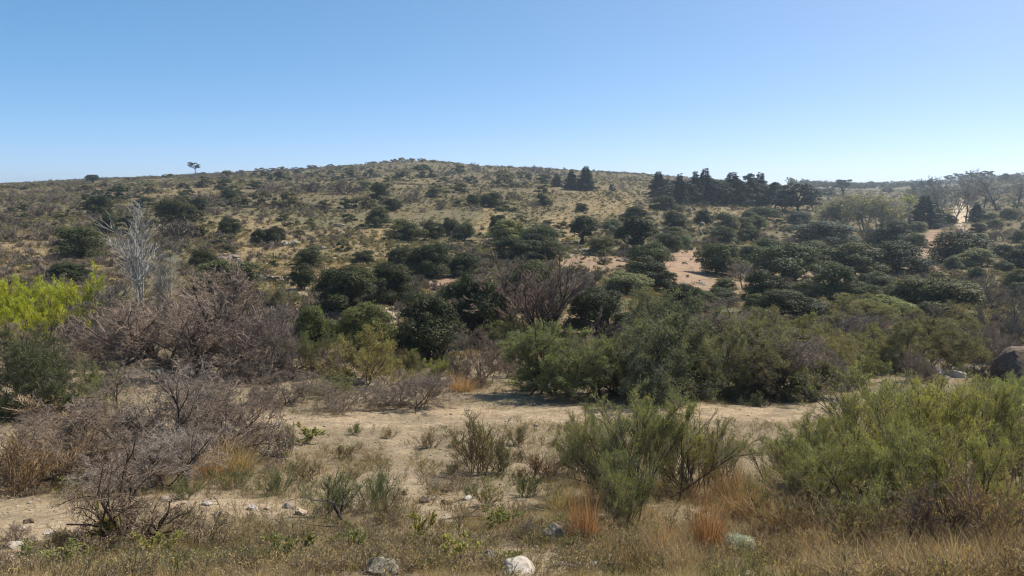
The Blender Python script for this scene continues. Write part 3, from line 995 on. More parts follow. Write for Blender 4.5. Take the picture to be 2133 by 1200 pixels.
# species, foot x, foot y, width, height (pixels of the photograph), main colour, short name as a landmark, label, options
T = [
    # --- close to the viewer
    ('thorn_bush', 268, 1132, 300, 215, 'tw', 'the small thorn bush with a dark forked foot', 'small bare thorn bush with dark forked stems on pale stony ground', dict(bark='twd')),
    ('thicket', 350, 960, 400, 215, 'twg', 'the big grey twig thicket', 'big dense grey bare twig thicket below the wide thorn tree', dict(bark='twd')),
    ('thicket', 180, 985, 330, 130, 'tw', None, 'brownish low bare thicket between grey twig thicket and stony clearing', dict(bark='twd')),
    ('dry_broom', 50, 1030, 190, 130, 'brn', None, 'low tangled brown dry bush beside the pale stony clearing', dict(foliage='brn')),
    ('dry_broom', 150, 1005, 170, 110, 'brn', None, 'low brown dry bush under the brownish bare thicket', dict(foliage='brn')),
    ('tussock', 440, 990, 130, 95, 'rusl', None, 'reddish dry grass tuft at the foot of the big grey thicket', {}),
    ('tussock', 500, 985, 90, 80, 'straw', None, 'straw coloured dry grass tuft between reddish tuft and dirt track', {}),
    ('tussock', 385, 985, 90, 70, 'brn', None, 'brown dry grass tuft under the big grey thicket twigs', {}),
    ('dry_broom', 596, 945, 62, 72, 'ol', 'the lone upright grey-green shrub by the track', 'small lone upright grey-green shrub at the near edge of the track', {}),
    ('dry_broom', 1008, 985, 135, 130, 'brn', 'the lone upright brown shrub in the clearing', 'upright brown dry shrub standing alone in the central clearing', dict(foliage='ol')),
    ('broom', 1045, 985, 70, 75, 'ol', None, 'small green shoots growing against the upright brown shrub', {}),
    ('broom_big', 1350, 1050, 300, 225, 'gr', 'the tall green broom in front of the track', 'tall loose green broom shrub standing in front of the dirt track', dict(v=0)),
    ('broom', 1270, 1040, 150, 190, 'gr', None, 'slender green broom stems beside the tall loose broom, nearer the brown shrub', dict(v=1)),
    ('broom', 1440, 1030, 160, 180, 'ltg', None, 'yellowish green broom stems beside the tall loose broom, towards the green thicket', dict(v=2)),
    ('broom', 1290, 1095, 140, 150, 'gr', None, 'dark shaded broom shrub at the foot of the tall loose broom', dict(v=3)),
    ('dry_broom', 1500, 1010, 110, 120, 'brn', None, 'dry brown stalks between the tall broom and the green thicket', dict(foliage='ol')),
    ('sapling', 1306, 840, 40, 80, 'gr', 'the thin upright sapling', 'thin upright green sapling in front of the shaded olive bush', {}),
    ('broom_big', 1770, 1050, 330, 215, 'ltg', 'the big bright green shrub', 'big bright green shrub, broadest of the green thicket by the track end', dict(v=1)),
    ('broom_big', 1930, 1040, 290, 240, 'brg', None, 'tall yellowish green shrub in the middle of the green thicket', dict(v=0)),
    ('broom_big', 1690, 1095, 240, 200, 'gr', None, 'olive shrub at the near corner of the green thicket by dry brown bush', dict(v=2)),
    ('broom_big', 1870, 1120, 300, 215, 'ltg', None, 'feathery light green shrub, nearest part of the green thicket', dict(v=0)),
    ('broom_big', 2025, 1130, 280, 230, 'gr', None, 'feathery olive shrub in front of the outer thicket end', dict(v=1)),
    ('broom', 1210, 985, 110, 120, 'gr', None, 'sparse green shoots between upright brown shrub and tall broom', dict(v=3)),
    ('dry_broom', 1390, 1000, 150, 150, 'brn', None, 'dry grey stalks rising through the tall loose broom', dict(foliage='ol')),
    ('dry_broom', 1240, 1010, 130, 110, 'brn', None, 'dry brown stalks beside the sparse green shoots', dict(foliage='ol')),
    ('broom', 1680, 1010, 190, 130, 'gr', None, 'low dark green shrub at the track end of the green thicket', dict(v=0)),
    ('broom_big', 2060, 1010, 220, 215, 'ltg', None, 'green shrub with dark stems at the outer end of the thicket', dict(v=1)),
    ('broom', 2125, 1010, 130, 225, 'gr', None, 'dark dense green shrub cut by the picture edge', dict(v=2)),
    ('broom', 1830, 930, 220, 160, 'ltg', None, 'light green shrub behind the big bright green shrub', dict(v=3)),
    ('broom', 1980, 905, 200, 120, 'ltg', None, 'light green shrub behind the tall yellowish green shrub, near white boulders', dict(v=1)),
    ('broom', 2090, 890, 150, 110, 'brg', None, 'yellow-green shrub below the brown earth mound', dict(v=0)),
    ('dry_broom', 1650, 1125, 160, 120, 'brn', None, 'dry brown bush at the foot of the low dark green shrub', dict(foliage='ol')),
    ('dry_broom', 1780, 1160, 200, 140, 'brn', None, 'dry brown bush under the big bright green shrub', dict(foliage='ol')),
    ('dry_broom', 1950, 1165, 220, 160, 'twr', None, 'dark stalky dry bush under the tall yellowish green shrub', dict(foliage='brn')),
    ('dry_broom', 2090, 1165, 220, 190, 'brn', None, 'dry stalky bush beneath the dark dense green shrub', dict(foliage='brn')),
    ('dead_snag', 690, 1108, 110, 92, 'twd', 'the dark dead hooked branch', 'dark dead branch with a hooked arm rising from dry grass', dict(bark='twd', twig='twd', tilt=(0, .1))),
    ('fallen_branch', 985, 1082, 105, 38, 'bark', None, 'fallen dead branch lying below the central stony patch', dict(bark='bark', twig='tw')),
    ('weed', 875, 1135, 55, 75, 'brg', None, 'bright green herb in dry grass beside the fallen dead branch', {}),
    ('weed', 1035, 1100, 70, 50, 'gr', None, 'low green herb next to the tip of the fallen branch', {}),
    ('weed', 215, 1140, 60, 90, 'brg', None, 'yellow-green herb at the foot of the small thorn bush', {}),
    ('weed', 120, 1185, 120, 60, 'ltg', None, 'spreading green herb at the lower picture edge below the clearing', {}),
    ('weed', 440, 1190, 90, 50, 'gr', None, 'low green herb below the small thorn bush, near the lower edge', {}),
    ('weed', 330, 1165, 90, 60, 'ltg', None, 'pale green herb under the small thorn bush, in dry grass', {}),
    ('weed', 595, 1180, 100, 75, 'gr', None, 'dark green herb patch below the dead hooked branch', {}),
    ('weed', 730, 1150, 70, 60, 'ltg', None, 'small green herb just past the dead hooked branch', {}),
    ('weed', 960, 1170, 90, 60, 'ltg', None, 'green herb beside the big pale rock at the lower edge', {}),
    ('broom', 1015, 1050, 60, 48, 'yg', None, 'small yellowish shrub leaning over the stony patch', dict(tilt=(0, .35))),
    ('dry_broom', 700, 1075, 120, 100, 'ol', None, 'thin see-through dry shrub behind the dead hooked branch', dict(foliage='ol')),
    ('dry_broom', 790, 1060, 90, 100, 'ol', None, 'thin dry shrub beside the sandy side path', dict(foliage='ol')),
    ('dry_broom', 640, 1000, 80, 50, 'brn', None, 'small dry shrub between the lone grey-green shrub and the side path', dict(foliage='ol')),
    ('dry_broom', 1130, 1000, 120, 60, 'brn', None, 'low brown dry shrub between the upright brown shrub and the tall broom', dict(foliage='brn')),
    ('cushion', 1542, 1155, 62, 42, 'silver', 'the silvery cushion plant', 'silvery grey-green cushion plant among russet grass', {}),
    ('tussock', 1215, 1125, 95, 150, 'rus', None, 'russet dry grass tuft beside the dark mossy rock', {}),
    ('tussock', 1390, 1165, 110, 95, 'rusl', None, 'tall straw tuft in front of the tall broom', {}),
    ('tussock', 1475, 1150, 100, 180, 'rus', 'the tallest russet grass tuft', 'tallest russet orange grass tuft near the silvery cushion plant', {}),
    ('tussock', 1560, 1080, 120, 130, 'rusl', None, 'russet and straw grass tuft uphill of the silvery cushion plant', {}),
    ('tussock', 1430, 1195, 110, 80, 'rusl', None, 'straw tuft at the lower edge below the tallest russet tuft', {}),
    ('tussock', 1330, 1195, 110, 90, 'brn', None, 'brown tuft at the lower edge beside the pair of pale stones', {}),
    ('tussock', 1625, 1120, 110, 100, 'rusl', None, 'straw coloured tuft between cushion plant and the dry brown bush', {}),
    ('tussock', 1520, 1040, 110, 110, 'brn', None, 'brown grass tuft beside the dry stalks behind russet grass', {}),
    ('tussock', 1720, 1190, 130, 80, 'rusl', None, 'arching straw tuft at the lower edge below the green thicket', dict(lean=1)),
    ('tussock', 1850, 1195, 130, 90, 'brn', None, 'brown arching grass tuft at the lower edge under the big green shrub', {}),
    ('tussock', 1990, 1190, 120, 95, 'straw', None, 'pale arching grass tuft at the lower edge under yellowish green shrub', {}),
    ('tussock', 2100, 1195, 140, 120, 'brn', None, 'brown arching grass tuft in the lowest picture corner', {}),
    ('tussock', 1900, 1120, 130, 110, 'rus', None, 'reddish grass tuft between the dry bushes under the green thicket', {}),
    ('tussock', 2060, 1090, 140, 130, 'straw', None, 'long pale grass tuft leaning out from the dark dense shrub', {}),
    ('tussock', 1255, 1165, 70, 60, 'rusl', None, 'small straw tuft beside the pair of pale stones', {}),
    ('tussock', 1170, 1060, 110, 70, 'straw', None, 'straw tuft uphill of the dark mossy rock', {}),
    # stones
    ('stone', 1078, 1200, 95, 40, 'stw', 'the big pale rock', 'big pale weathered rock at the lower edge of the clearing', {}),
    ('stone', 1018, 1172, 46, 34, 'stg', None, 'grey upright stone touching the big pale rock', {}),
    ('stone', 1200, 1192, 34, 36, 'stw', 'the pair of pale stones', 'pale upright stone of a touching pair, nearer the big rock', {}),
    ('stone', 1232, 1194, 38, 36, 'stw', None, 'pale slanted stone of a touching pair, nearer the russet grass', {}),
    ('stone', 790, 1198, 80, 46, 'stg', None, 'grey-green lichen covered boulder in grass at the lower edge', {}),
    ('stone', 668, 1188, 56, 22, 'stg', None, 'flat grey slab in grass below the dead hooked branch', {}),
    ('stone', 1150, 1128, 58, 46, 'stg', 'the dark mossy rock', 'dark mossy rock with a shaded hollow beside russet grass', {}),
    ('stone', 1385, 1168, 30, 32, 'stw', None, 'pale stone half hidden in straw grass beneath the tall broom', {}),
    ('stone', 1604, 1098, 26, 20, 'stw', None, 'small pale stone beside the dry brown bush and russet grass', {}),
    ('stone', 1556, 1202, 40, 14, 'stw', None, 'flat pale stone at the lower edge below the silvery cushion plant', {}),
    ('stone', 1688, 1198, 22, 14, 'stw', None, 'small pale stone at the lower edge below the dry brown bush', {}),
    ('stone', 883, 1046, 30, 15, 'stb', 'the brown stone on the side path', 'brown angular stone lying on the central stony patch', {}),
    ('stone', 842, 1030, 16, 16, 'stb', None, 'small reddish brown stone where the side path ends', {}),
    ('stone', 848, 1022, 18, 10, 'stp', None, 'small cream stone behind the reddish brown stone', {}),
    ('stone', 897, 1030, 14, 10, 'st', None, 'small grey stone uphill of the brown angular stone', {}),
    ('stone', 930, 1050, 26, 14, 'stp', None, 'tan stone beside the brown angular stone', {}),
    ('stone', 975, 1040, 22, 10, 'stw', None, 'flat cream stone on the stony patch near the yellowish shrub', {}),
    ('stone', 60, 1090, 24, 14, 'stb', None, 'dark stone alone on the pale clearing', {}),
    ('stone', 30, 1140, 46, 14, 'stw', None, 'flat pale slab on the clearing at the picture edge', {}),
    ('stone', 70, 1125, 34, 12, 'stp', None, 'low tan stone on the clearing below the dark stone', {}),
    ('stone', 100, 1112, 26, 10, 'stw', None, 'flat pale stone on the clearing beside the thorn bush twigs', {}),
    ('stone', 15, 1165, 30, 14, 'stp', None, 'tan stone at the picture edge below the flat pale slab', {}),
    ('stone', 432, 1052, 24, 10, 'stw', None, 'pale flat stone in the row past the small thorn bush', {}),
    ('stone', 526, 1060, 26, 14, 'stw', None, 'rounded pale stone in the row, midway to the dead branch', {}),
    ('stone', 450, 1072, 22, 10, 'stp', None, 'small tan stone just below the row of pale stones', {}),
    ('stone', 600, 1058, 34, 14, 'st', None, 'grey flat stone in the row, closest to the dead branch', {}),
    ('stone', 628, 1072, 30, 16, 'stp', None, 'tan stone in the row just behind the dead hooked branch', {}),
    ('stone', 585, 1090, 20, 9, 'stw', None, 'small pale stone below the grey flat stone of the row', {}),
    ('stone', 960, 812, 24, 16, 'stw', None, 'small pale boulder by the grey low brush beyond the track', {}),
    ('stone', 750, 802, 36, 20, 'stp', None, 'pale rounded boulder behind the grey low brush', {}),
    # --- along and beyond the track
    ('thorn_tree', 405, 775, 500, 220, 'twr', 'the wide dark thorn tree', 'wide bare thorn tree with dark crooked limbs and reddish brown twigs', dict(bark='twd')),
    ('thicket', 560, 790, 200, 150, 'twr', None, 'reddish brown bare thicket beside the wide thorn tree, towards the dark evergreens', dict(bark='twd')),
    ('thicket', 90, 790, 260, 120, 'twr', None, 'reddish brown bare thicket below the lime green willow', dict(bark='twd')),
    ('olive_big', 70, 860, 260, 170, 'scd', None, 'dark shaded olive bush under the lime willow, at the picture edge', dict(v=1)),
    ('olive', 190, 850, 150, 110, 'ol', None, 'olive bush half covered by the wide thorn tree limbs', {}),
    ('dry_broom', 120, 870, 190, 60, 'rusl', None, 'low reddish dry bush in front of the dark shaded olive bush', dict(foliage='brn')),
    ('thicket', 260, 752, 220, 160, 'twr', None, 'brown bare thicket at the pale bare poplar foot', dict(bark='twd')),
    ('thicket', 470, 945, 220, 150, 'twg', None, 'grey bare thicket end reaching towards the dirt track', dict(bark='twd')),
    ('thicket', 230, 940, 260, 165, 'twg', None, 'grey bare thicket between big grey thicket and the stony clearing', dict(bark='twd')),
    ('thicket', 90, 1000, 240, 135, 'tw', None, 'brownish bare thicket at the picture edge above the stony clearing', dict(bark='twd')),
    ('thicket', 330, 1020, 260, 130, 'twg', None, 'low grey bare thicket just behind the small thorn bush', dict(bark='twd')),
    ('thicket', 440, 900, 200, 120, 'twg', None, 'grey bare thicket at the track bend behind the reddish tuft', dict(bark='twd')),
    ('tussock', 300, 1010, 130, 80, 'brn', None, 'brown dry grass tuft between small thorn bush and grey thicket', {}),
    ('olive_big', 1290, 824, 190, 150, 'olg', None, 'dark olive bush end facing the green bush by the track', dict(v=0, bark='twd')),
    ('olive_big', 1465, 826, 210, 165, 'olg', None, 'olive bush between broad olive bush and grey tangled thicket', dict(v=1, bark='twd')),
    ('willow', 85, 725, 250, 165, 'lime', 'the lime green willow', 'bright lime green leafing willow beside the wide thorn tree', {}),
    ('willow', -45, 720, 200, 165, 'lime', None, 'bright lime green willow cut by the picture edge', dict(v=1)),
    ('poplar', 295, 640, 110, 222, 'pale', 'the pale bare poplar', 'pale grey bare poplar rising above the wide thorn tree', dict(bark='pale', twig='pale')),
    ('poplar', 345, 650, 60, 130, 'pale', None, 'shorter pale bare poplar next to the tall pale poplar', dict(bark='pale', twig='pale', v=1)),
    ('thicket', 850, 850, 190, 78, 'twg', 'the grey low brush by the track', 'grey low bare brush at the far edge of the track', dict(bark='tw')),
    ('thicket', 705, 855, 140, 60, 'twg', None, 'low grey bare brush at the track edge beside the brown thicket', dict(bark='tw')),
    ('thicket', 590, 842, 150, 70, 'tw', None, 'brown low bare brush where the track leaves the grey thicket', dict(bark='twd')),
    ('olive', 765, 800, 175, 112, 'ol', 'the round olive bush', 'round olive green bush behind the grey low brush', {}),
    ('broom', 655, 785, 110, 100, 'mg', None, 'fresh green bush between thorn tree and round olive bush', {}),
    ('evergreen_near', 655, 735, 85, 100, 'yl', None, 'light green lobed tree at the foot of the big dark evergreen', {}),
    ('evergreen_near', 765, 735, 115, 105, 'yl', 'the light green round tree', 'light green round tree behind the round olive bush', dict(v=1)),
    ('evergreen_near', 895, 748, 140, 135, 'dk', 'the dark tree behind the white bare shrub', 'dark glossy tree behind the white branched bare shrub', dict(v=2)),
    ('evergreen_near', 990, 715, 125, 140, 'dk', None, 'dark glossy tree next to the big bare willow', dict(v=3)),
    ('white_shrub', 922, 752, 90, 70, 'pale', 'the white branched shrub', 'small leafless shrub with white forked branches against dark trees', dict(bark='pale', twig='pale')),
    ('olive', 915, 800, 100, 58, 'yg', None, 'yellowish green low bush beneath the white branched shrub', {}),
    ('thicket', 995, 800, 140, 115, 'twg', None, 'grey bare bush between white branched shrub and green bush', dict(bark='tw')),
    ('tussock', 960, 815, 80, 50, 'rusl', None, 'orange dry grass tuft behind the grey low brush', {}),
    ('olive_big', 1135, 820, 225, 155, 'mg', 'the green bush by the track', 'dense green bush at the far edge of the track', dict(v=0, bark='twd')),
    ('olive_big', 1385, 828, 330, 212, 'olg', 'the broad shaded olive bush', 'broad grey-olive bush with deep shade beneath, beside the track', dict(v=1, bark='twd')),
    ('thicket', 1590, 825, 260, 145, 'twg', 'the grey tangled thicket', 'grey tangled half bare thicket next to the broad olive bush', dict(bark='tw')),
    ('olive_big', 1560, 800, 220, 150, 'olg', None, 'grey-olive bush behind the grey tangled thicket', dict(v=0)),
    ('olive_big', 1640, 826, 200, 135, 'olg', None, 'dull olive bush at the outer end of the hedge beside the track', dict(v=0, bark='twd')),
    ('olive_big', 1730, 800, 180, 110, 'olg', None, 'dull olive bush just behind the silver grey bush', dict(v=1, bark='twd')),
    ('olive', 1645, 760, 170, 105, 'ol', None, 'light olive bush rising behind the grey tangled thicket', {}),
    ('thicket', 1735, 812, 130, 80, 'twg', None, 'small silver grey bare bush before the olive bushes', dict(bark='pale')),
    ('olive_big', 1930, 775, 230, 125, 'olg', 'the wide light olive bush', 'wide light olive bush behind the white river boulders', dict(v=1)),
    ('olive', 1810, 770, 160, 95, 'ol', None, 'olive bush between the silver grey bush and wide light olive bush', dict(v=1)),
    ('thicket', 1500, 700, 180, 78, 'twr', None, 'reddish brown bare bush behind the broad shaded olive bush', dict(bark='twd')),
    ('thicket', 1770, 720, 170, 75, 'twr', None, 'reddish brown bare bush among olive bushes', dict(bark='twd')),
    ('vase_tree', 1130, 705, 290, 178, 'twr', 'the big bare willow', 'big bare many-stemmed willow in the dry riverbed', dict(bark='twd', twig='twr')),
    ('evergreen_near', 1120, 640, 110, 95, 'dk2', None, 'green tree seen through the branches of the big bare willow', dict(v=1)),
    ('evergreen_near', 1250, 700, 125, 98, 'dk', 'the dark tree by the big bare willow', 'dark tree with yellowish top beside the big bare willow', dict(v=0)),
    ('thicket', 2095, 720, 130, 125, 'twr', 'the brown bare bush at the picture edge', 'tall brown bare bush above the brown earth mound', dict(bark='twd')),
    ('mound', 2145, 800, 140, 84, 'stb', 'the brown earth mound', 'big rounded brown boulder at the picture edge', {}),
    ('thicket', 2055, 806, 80, 66, 'twd', None, 'dark brown dead bush beside the big rounded brown boulder', dict(bark='twd')),
    ('stone', 1945, 778, 50, 14, 'stw', 'the white river boulders', 'long white boulder in the dry riverbed', {}),
    ('stone', 1990, 786, 40, 20, 'stw', None, 'rounded white boulder in the dry riverbed beside the brown bush', {}),
    ('stone', 2012, 772, 26, 12, 'stw', None, 'small white boulder behind the rounded white boulder', {}),
    ('stone', 1968, 790, 24, 12, 'stw', None, 'small white boulder below the long white boulder', {}),
    ('olive', 690, 825, 120, 40, 'ol', None, 'low olive bush beside the pale rounded boulder', {}),
    ('olive_big', 1790, 690, 190, 70, 'ol', None, 'olive bush below the yellowish riverside tree', dict(v=0)),
    ('olive', 2000, 700, 150, 70, 'olg', None, 'olive bush between the wide light bush and brown bare bush', dict(v=2)),
    # --- trees on the lower slope
    ('evergreen_near', 718, 657, 126, 100, 'dk', 'the big dark evergreen', 'big dark round evergreen, darkest on the lower slope', dict(v=0)),
    ('evergreen_near', 810, 632, 95, 84, 'dk', 'the flat dark evergreen', 'dark spreading evergreen next to the big dark evergreen', dict(v=1)),
    ('evergreen_near', 896, 577, 88, 70, 'dk', 'the domed dark evergreen', 'dark domed evergreen standing above the flat dark evergreen', dict(v=2)),
    ('evergreen', 630, 603, 52, 54, 'dk', None, 'small dark evergreen beside the dry stone wall', {}),
    ('evergreen', 648, 557, 58, 46, 'dk2', None, 'small evergreen uphill of the dry stone wall', {}),
    ('evergreen', 475, 603, 130, 62, 'dk2', 'the broad evergreen by the poplar', 'broad low evergreen between pale poplar and dry stone wall', {}),
    ('evergreen', 428, 568, 56, 50, 'dk', None, 'small dark evergreen beside the pale rock slabs', {}),
    ('olive', 585, 645, 75, 56, 'olg', None, 'grey-olive round bush below the dry stone wall', {}),
    ('evergreen', 165, 537, 96, 66, 'dk2', 'the dark evergreen above the willow', 'spreading dark evergreen above the lime green willow', {}),
    ('evergreen', 222, 488, 62, 44, 'dk', None, 'dark evergreen just behind the pale poplar crown', {}),
    ('evergreen', 146, 585, 88, 38, 'dk', None, 'low dark evergreen just behind the lime green willow', {}),
    ('evergreen', 206, 452, 54, 44, 'dk', None, 'dark evergreen uphill of the pale poplar crown', {}),
    ('evergreen', 481, 491, 48, 40, 'dk', 'the dark shrub with a long shadow', 'compact dark evergreen casting a shadow over straw grass', {}),
    ('evergreen', 541, 512, 32, 36, 'dk', None, 'small dark evergreen, thinner of two above the boulders', {}),
    ('evergreen', 575, 511, 42, 40, 'dk', None, 'small dark evergreen, fuller of two above the boulders', {}),
    ('evergreen', 478, 420, 38, 28, 'dk', None, 'small dark evergreen high on the slope under the umbrella pine', {}),
    ('evergreen', 368, 462, 74, 46, 'dk', 'the pair of dark trees past the poplar', 'wide dark evergreen on the slope past the poplar top', {}),
    ('evergreen', 416, 441, 36, 30, 'dk', None, 'small dark evergreen touching the wide dark evergreen', {}),
    ('evergreen', 790, 420, 36, 40, 'dk', 'the tall dark shrub on the middle slope', 'tall narrow dark evergreen in the middle of the slope', dict(v=2)),
    ('evergreen', 788, 472, 50, 42, 'dk2', None, 'dark evergreen straight below the tall narrow evergreen', {}),
    ('evergreen', 818, 440, 40, 26, 'dk', None, 'low dark evergreen just below the tall narrow evergreen', {}),
    ('evergreen', 902, 501, 46, 42, 'dk', None, 'dark evergreen, uphill end of the dark row on mid slope', {}),
    ('evergreen', 846, 502, 76, 46, 'dk2', None, 'broad grey-green evergreen, start of the dark row on mid slope', {}),
    ('evergreen', 936, 492, 44, 38, 'dk', None, 'dark evergreen in the middle of the dark row', {}),
    ('evergreen', 966, 502, 42, 38, 'dk2', None, 'evergreen at the end of the dark row near the lime tree', {}),
    ('evergreen', 1022, 431, 48, 30, 'dk', 'the round dark shrub high on the slope', 'round dark evergreen high on the slope above the lime tree', {}),
    ('evergreen', 985, 429, 26, 24, 'dk', None, 'small dark evergreen beside the round dark one high up', {}),
    ('evergreen', 1131, 428, 34, 25, 'dk', None, 'solitary dark evergreen on open slope below the conifer trio', {}),
    ('evergreen', 1064, 502, 82, 46, 'brg', 'the light green tree', 'fresh light green tree, the brightest on the slope', {}),
    ('evergreen', 1040, 492, 44, 44, 'dk', None, 'dark evergreen leaning against the fresh light green tree', {}),
    ('evergreen', 1126, 510, 82, 42, 'dk2', None, 'dull green evergreen beside the fresh light green tree', {}),
    ('evergreen', 1072, 542, 92, 50, 'dk', None, 'dark evergreen straight below the fresh light green tree', {}),
    ('evergreen', 1134, 542, 78, 46, 'dk', None, 'dark evergreen in the row above the big bare willow', {}),
    ('round_tree', 1212, 508, 52, 58, 'dk', 'the dark round tree by the rocks', 'dark round headed tree on a short trunk above pale rocks', {}),
    ('evergreen', 1212, 441, 26, 18, 'dk', None, 'small dark evergreen uphill of the dark round headed tree', {}),
    ('evergreen', 1252, 532, 54, 38, 'dk2', None, 'low olive-tinted evergreen just downhill of the dark round tree', {}),
    ('evergreen', 1276, 481, 36, 26, 'ol', None, 'small olive evergreen between round tree and tall twin-domed tree', {}),
    ('evergreen', 1324, 462, 58, 32, 'dk', None, 'flat dark evergreen just above the twin-domed tree', {}),
    ('round_tree', 1325, 524, 74, 72, 'dk', 'the twin-domed dark tree', 'tall twin-domed dark tree above the reddish bare slope', dict(v=1)),
    ('evergreen', 1352, 560, 92, 56, 'dk2', None, 'grey-green evergreen between twin-domed tree and bare red patch', {}),
    ('evergreen', 1345, 594, 82, 60, 'dk', 'the dark evergreen beside the red patch', 'dark evergreen at the lower edge of the reddish bare patch', {}),
    ('evergreen', 1386, 606, 52, 42, 'dk', None, 'small dark evergreen touching the reddish bare patch', {}),
    ('evergreen', 1404, 482, 54, 42, 'dk', None, 'dark evergreen above the reddish bare patch', {}),
    ('evergreen', 1392, 522, 56, 40, 'dk2', None, 'evergreen at the upper edge of the reddish bare patch', {}),
    ('evergreen', 1425, 518, 34, 28, 'gr', None, 'small fresh green bush at the upper edge of the red patch', {}),
    ('evergreen', 1381, 439, 54, 32, 'dk', None, 'dark dome at the foot of the first spire conifer', {}),
    ('evergreen', 1467, 467, 38, 30, 'dk', None, 'dark evergreen at the top of the pale rock line', {}),
    ('evergreen', 1500, 572, 96, 64, 'dk2', 'the dark tree on the bare patch', 'dark evergreen casting shade on the bare patch', {}),
    ('evergreen', 1508, 508, 56, 38, 'dk2', None, 'round grey-green evergreen beside the pale rock line', {}),
    ('evergreen', 1560, 504, 46, 34, 'dk2', None, 'grey-green evergreen next to the round one by the rock line', {}),
    ('evergreen', 1640, 582, 130, 76, 'dk2', 'the broad green thicket tree', 'broad evergreen in front of the flat clearing', {}),
    ('evergreen', 1600, 532, 62, 36, 'dk2', None, 'grey-green evergreen behind the broad evergreen', {}),
    ('evergreen', 1715, 506, 110, 46, 'sky', None, 'wide grey-green evergreen below the hazy budding grove', {}),
    ('evergreen', 1690, 548, 96, 46, 'dk2', None, 'dull evergreen between broad evergreen and hazy budding grove', {}),
    ('evergreen', 1765, 572, 130, 66, 'dk2', None, 'dark wide evergreen along the flat clearing', {}),
    ('evergreen', 1858, 568, 120, 66, 'dk', None, 'dark wide evergreen at the end of the flat clearing', {}),
    ('evergreen', 1855, 515, 84, 56, 'dk', 'the dark tree by the sandy gap', 'dark tall evergreen beside the sandy gap', dict(v=3)),
    ('evergreen', 1735, 628, 92, 80, 'dk2', 'the tree with a bright green top', 'round tree with a bright green top below the flat clearing', dict(v=2)),
    ('evergreen', 1590, 628, 86, 66, 'dk', None, 'dark evergreen below the flat clearing, beside bare twiggy tree', {}),
    ('evergreen_near', 1640, 672, 135, 70, 'dk', None, 'dark broad tree behind the light olive bush', dict(v=2)),
    ('evergreen_near', 1825, 668, 130, 52, 'yg', None, 'yellowish low tree between dark riverside trees', dict(v=3)),
    ('evergreen_near', 1945, 660, 165, 80, 'dk2', 'the wide riverside evergreen', 'wide dark evergreen with yellowish tips above the olive bushes', dict(v=0)),
    ('evergreen', 1995, 545, 110, 62, 'dk', 'the dark tree across the sandy gap', 'dark broad evergreen across the sandy gap', {}),
    ('evergreen', 2030, 556, 76, 40, 'gr', None, 'fresher green low dome in front of the broad evergreen', {}),
    ('evergreen', 2122, 562, 60, 42, 'dk', None, 'dark evergreen cut by the picture edge, upper one', dict(v=4)),
    ('evergreen', 2125, 600, 60, 40, 'dk2', None, 'dark evergreen cut by the picture edge, lower one', dict(v=5)),
    ('evergreen_near', 1430, 648, 90, 56, 'dk', None, 'dark tree rising behind the broad shaded olive bush', dict(v=1)),
    ('evergreen', 1500, 634, 72, 34, 'dk', None, 'low dark evergreen below the reddish bare patch', {}),
    ('evergreen', 1300, 612, 100, 46, 'gr', None, 'fresh green tree between bare willow and the red patch', {}),
    ('evergreen', 968, 575, 66, 48, 'dk', None, 'dark evergreen between domed evergreen and bare willow', {}),
    ('evergreen', 756, 552, 46, 30, 'dk', None, 'low dark evergreen uphill of the flat dark evergreen', {}),
    ('evergreen', 832, 560, 50, 44, 'dk', None, 'dark evergreen next to the domed dark evergreen', {}),
    ('evergreen', 960, 625, 90, 46, 'dk2', None, 'dull evergreen between domed evergreen and dark glossy tree', {}),
    ('bare_tree', 1545, 600, 60, 58, 'twg', None, 'small bare twiggy tree at the edge of the bare patch', dict(twig='twg')),
    ('evergreen', 1460, 640, 60, 34, 'dk2', None, 'low evergreen between the dark tree and the low one', {}),
    ('evergreen', 1820, 600, 70, 34, 'dk2', None, 'low evergreen below the flat clearing, past the bright-topped tree', {}),
    ('evergreen', 1905, 620, 90, 46, 'dk', None, 'dark evergreen uphill of the wide riverside evergreen', {}),
    ('thicket', 2045, 640, 130, 75, 'tw', None, 'brown bare thicket below the broad evergreen across the gap', dict(bark='twd')),
    ('evergreen', 1665, 468, 46, 28, 'sky', None, 'grey-green dome at the foot of the broad dark pine', {}),
    ('evergreen', 1590, 455, 60, 24, 'dk2', None, 'low evergreen at the foot of the conifer row', {}),
    ('evergreen', 1545, 478, 46, 26, 'dk2', None, 'small evergreen between the rock line and conifer row', {}),
    # --- conifers and far trees
    ('conifer', 1371, 412, 44, 54, 'blu', 'the first spire conifer', 'blue-green spire conifer, first of the dark row', {}),
    ('broad_pine', 1395, 412, 34, 38, 'pine', None, 'low dark conifer between the two spires of the row', {}),
    ('conifer', 1415, 426, 38, 62, 'blu', None, 'slender spire conifer, second spire of the dark row', dict(v=1)),
    ('conifer', 1447, 424, 36, 66, 'blu', None, 'pointed conifer leaning on the tallest of the dark row', dict(v=2)),
    ('conifer', 1467, 424, 52, 72, 'blu', 'the tallest conifer of the row', 'tallest conifer of the dark row with a drooping top', dict(v=3)),
    ('broad_pine', 1490, 428, 44, 54, 'pine', None, 'round topped dark conifer just past the tallest one', dict(v=1)),
    ('conifer', 1524, 428, 64, 68, 'pine', 'the broad conifer mid-row', 'broad blunt conifer in the middle of the dark row', dict(v=0)),
    ('broad_pine', 1555, 428, 46, 66, 'pine', None, 'open topped pine between two broad conifers', dict(v=2)),
    ('conifer', 1581, 428, 48, 66, 'blu', None, 'dark conifer with a flat tip near the row end', dict(v=1)),
    ('broad_pine', 1615, 434, 42, 54, 'pine', None, 'loose pine with bare lower trunk near the row end', dict(v=0)),
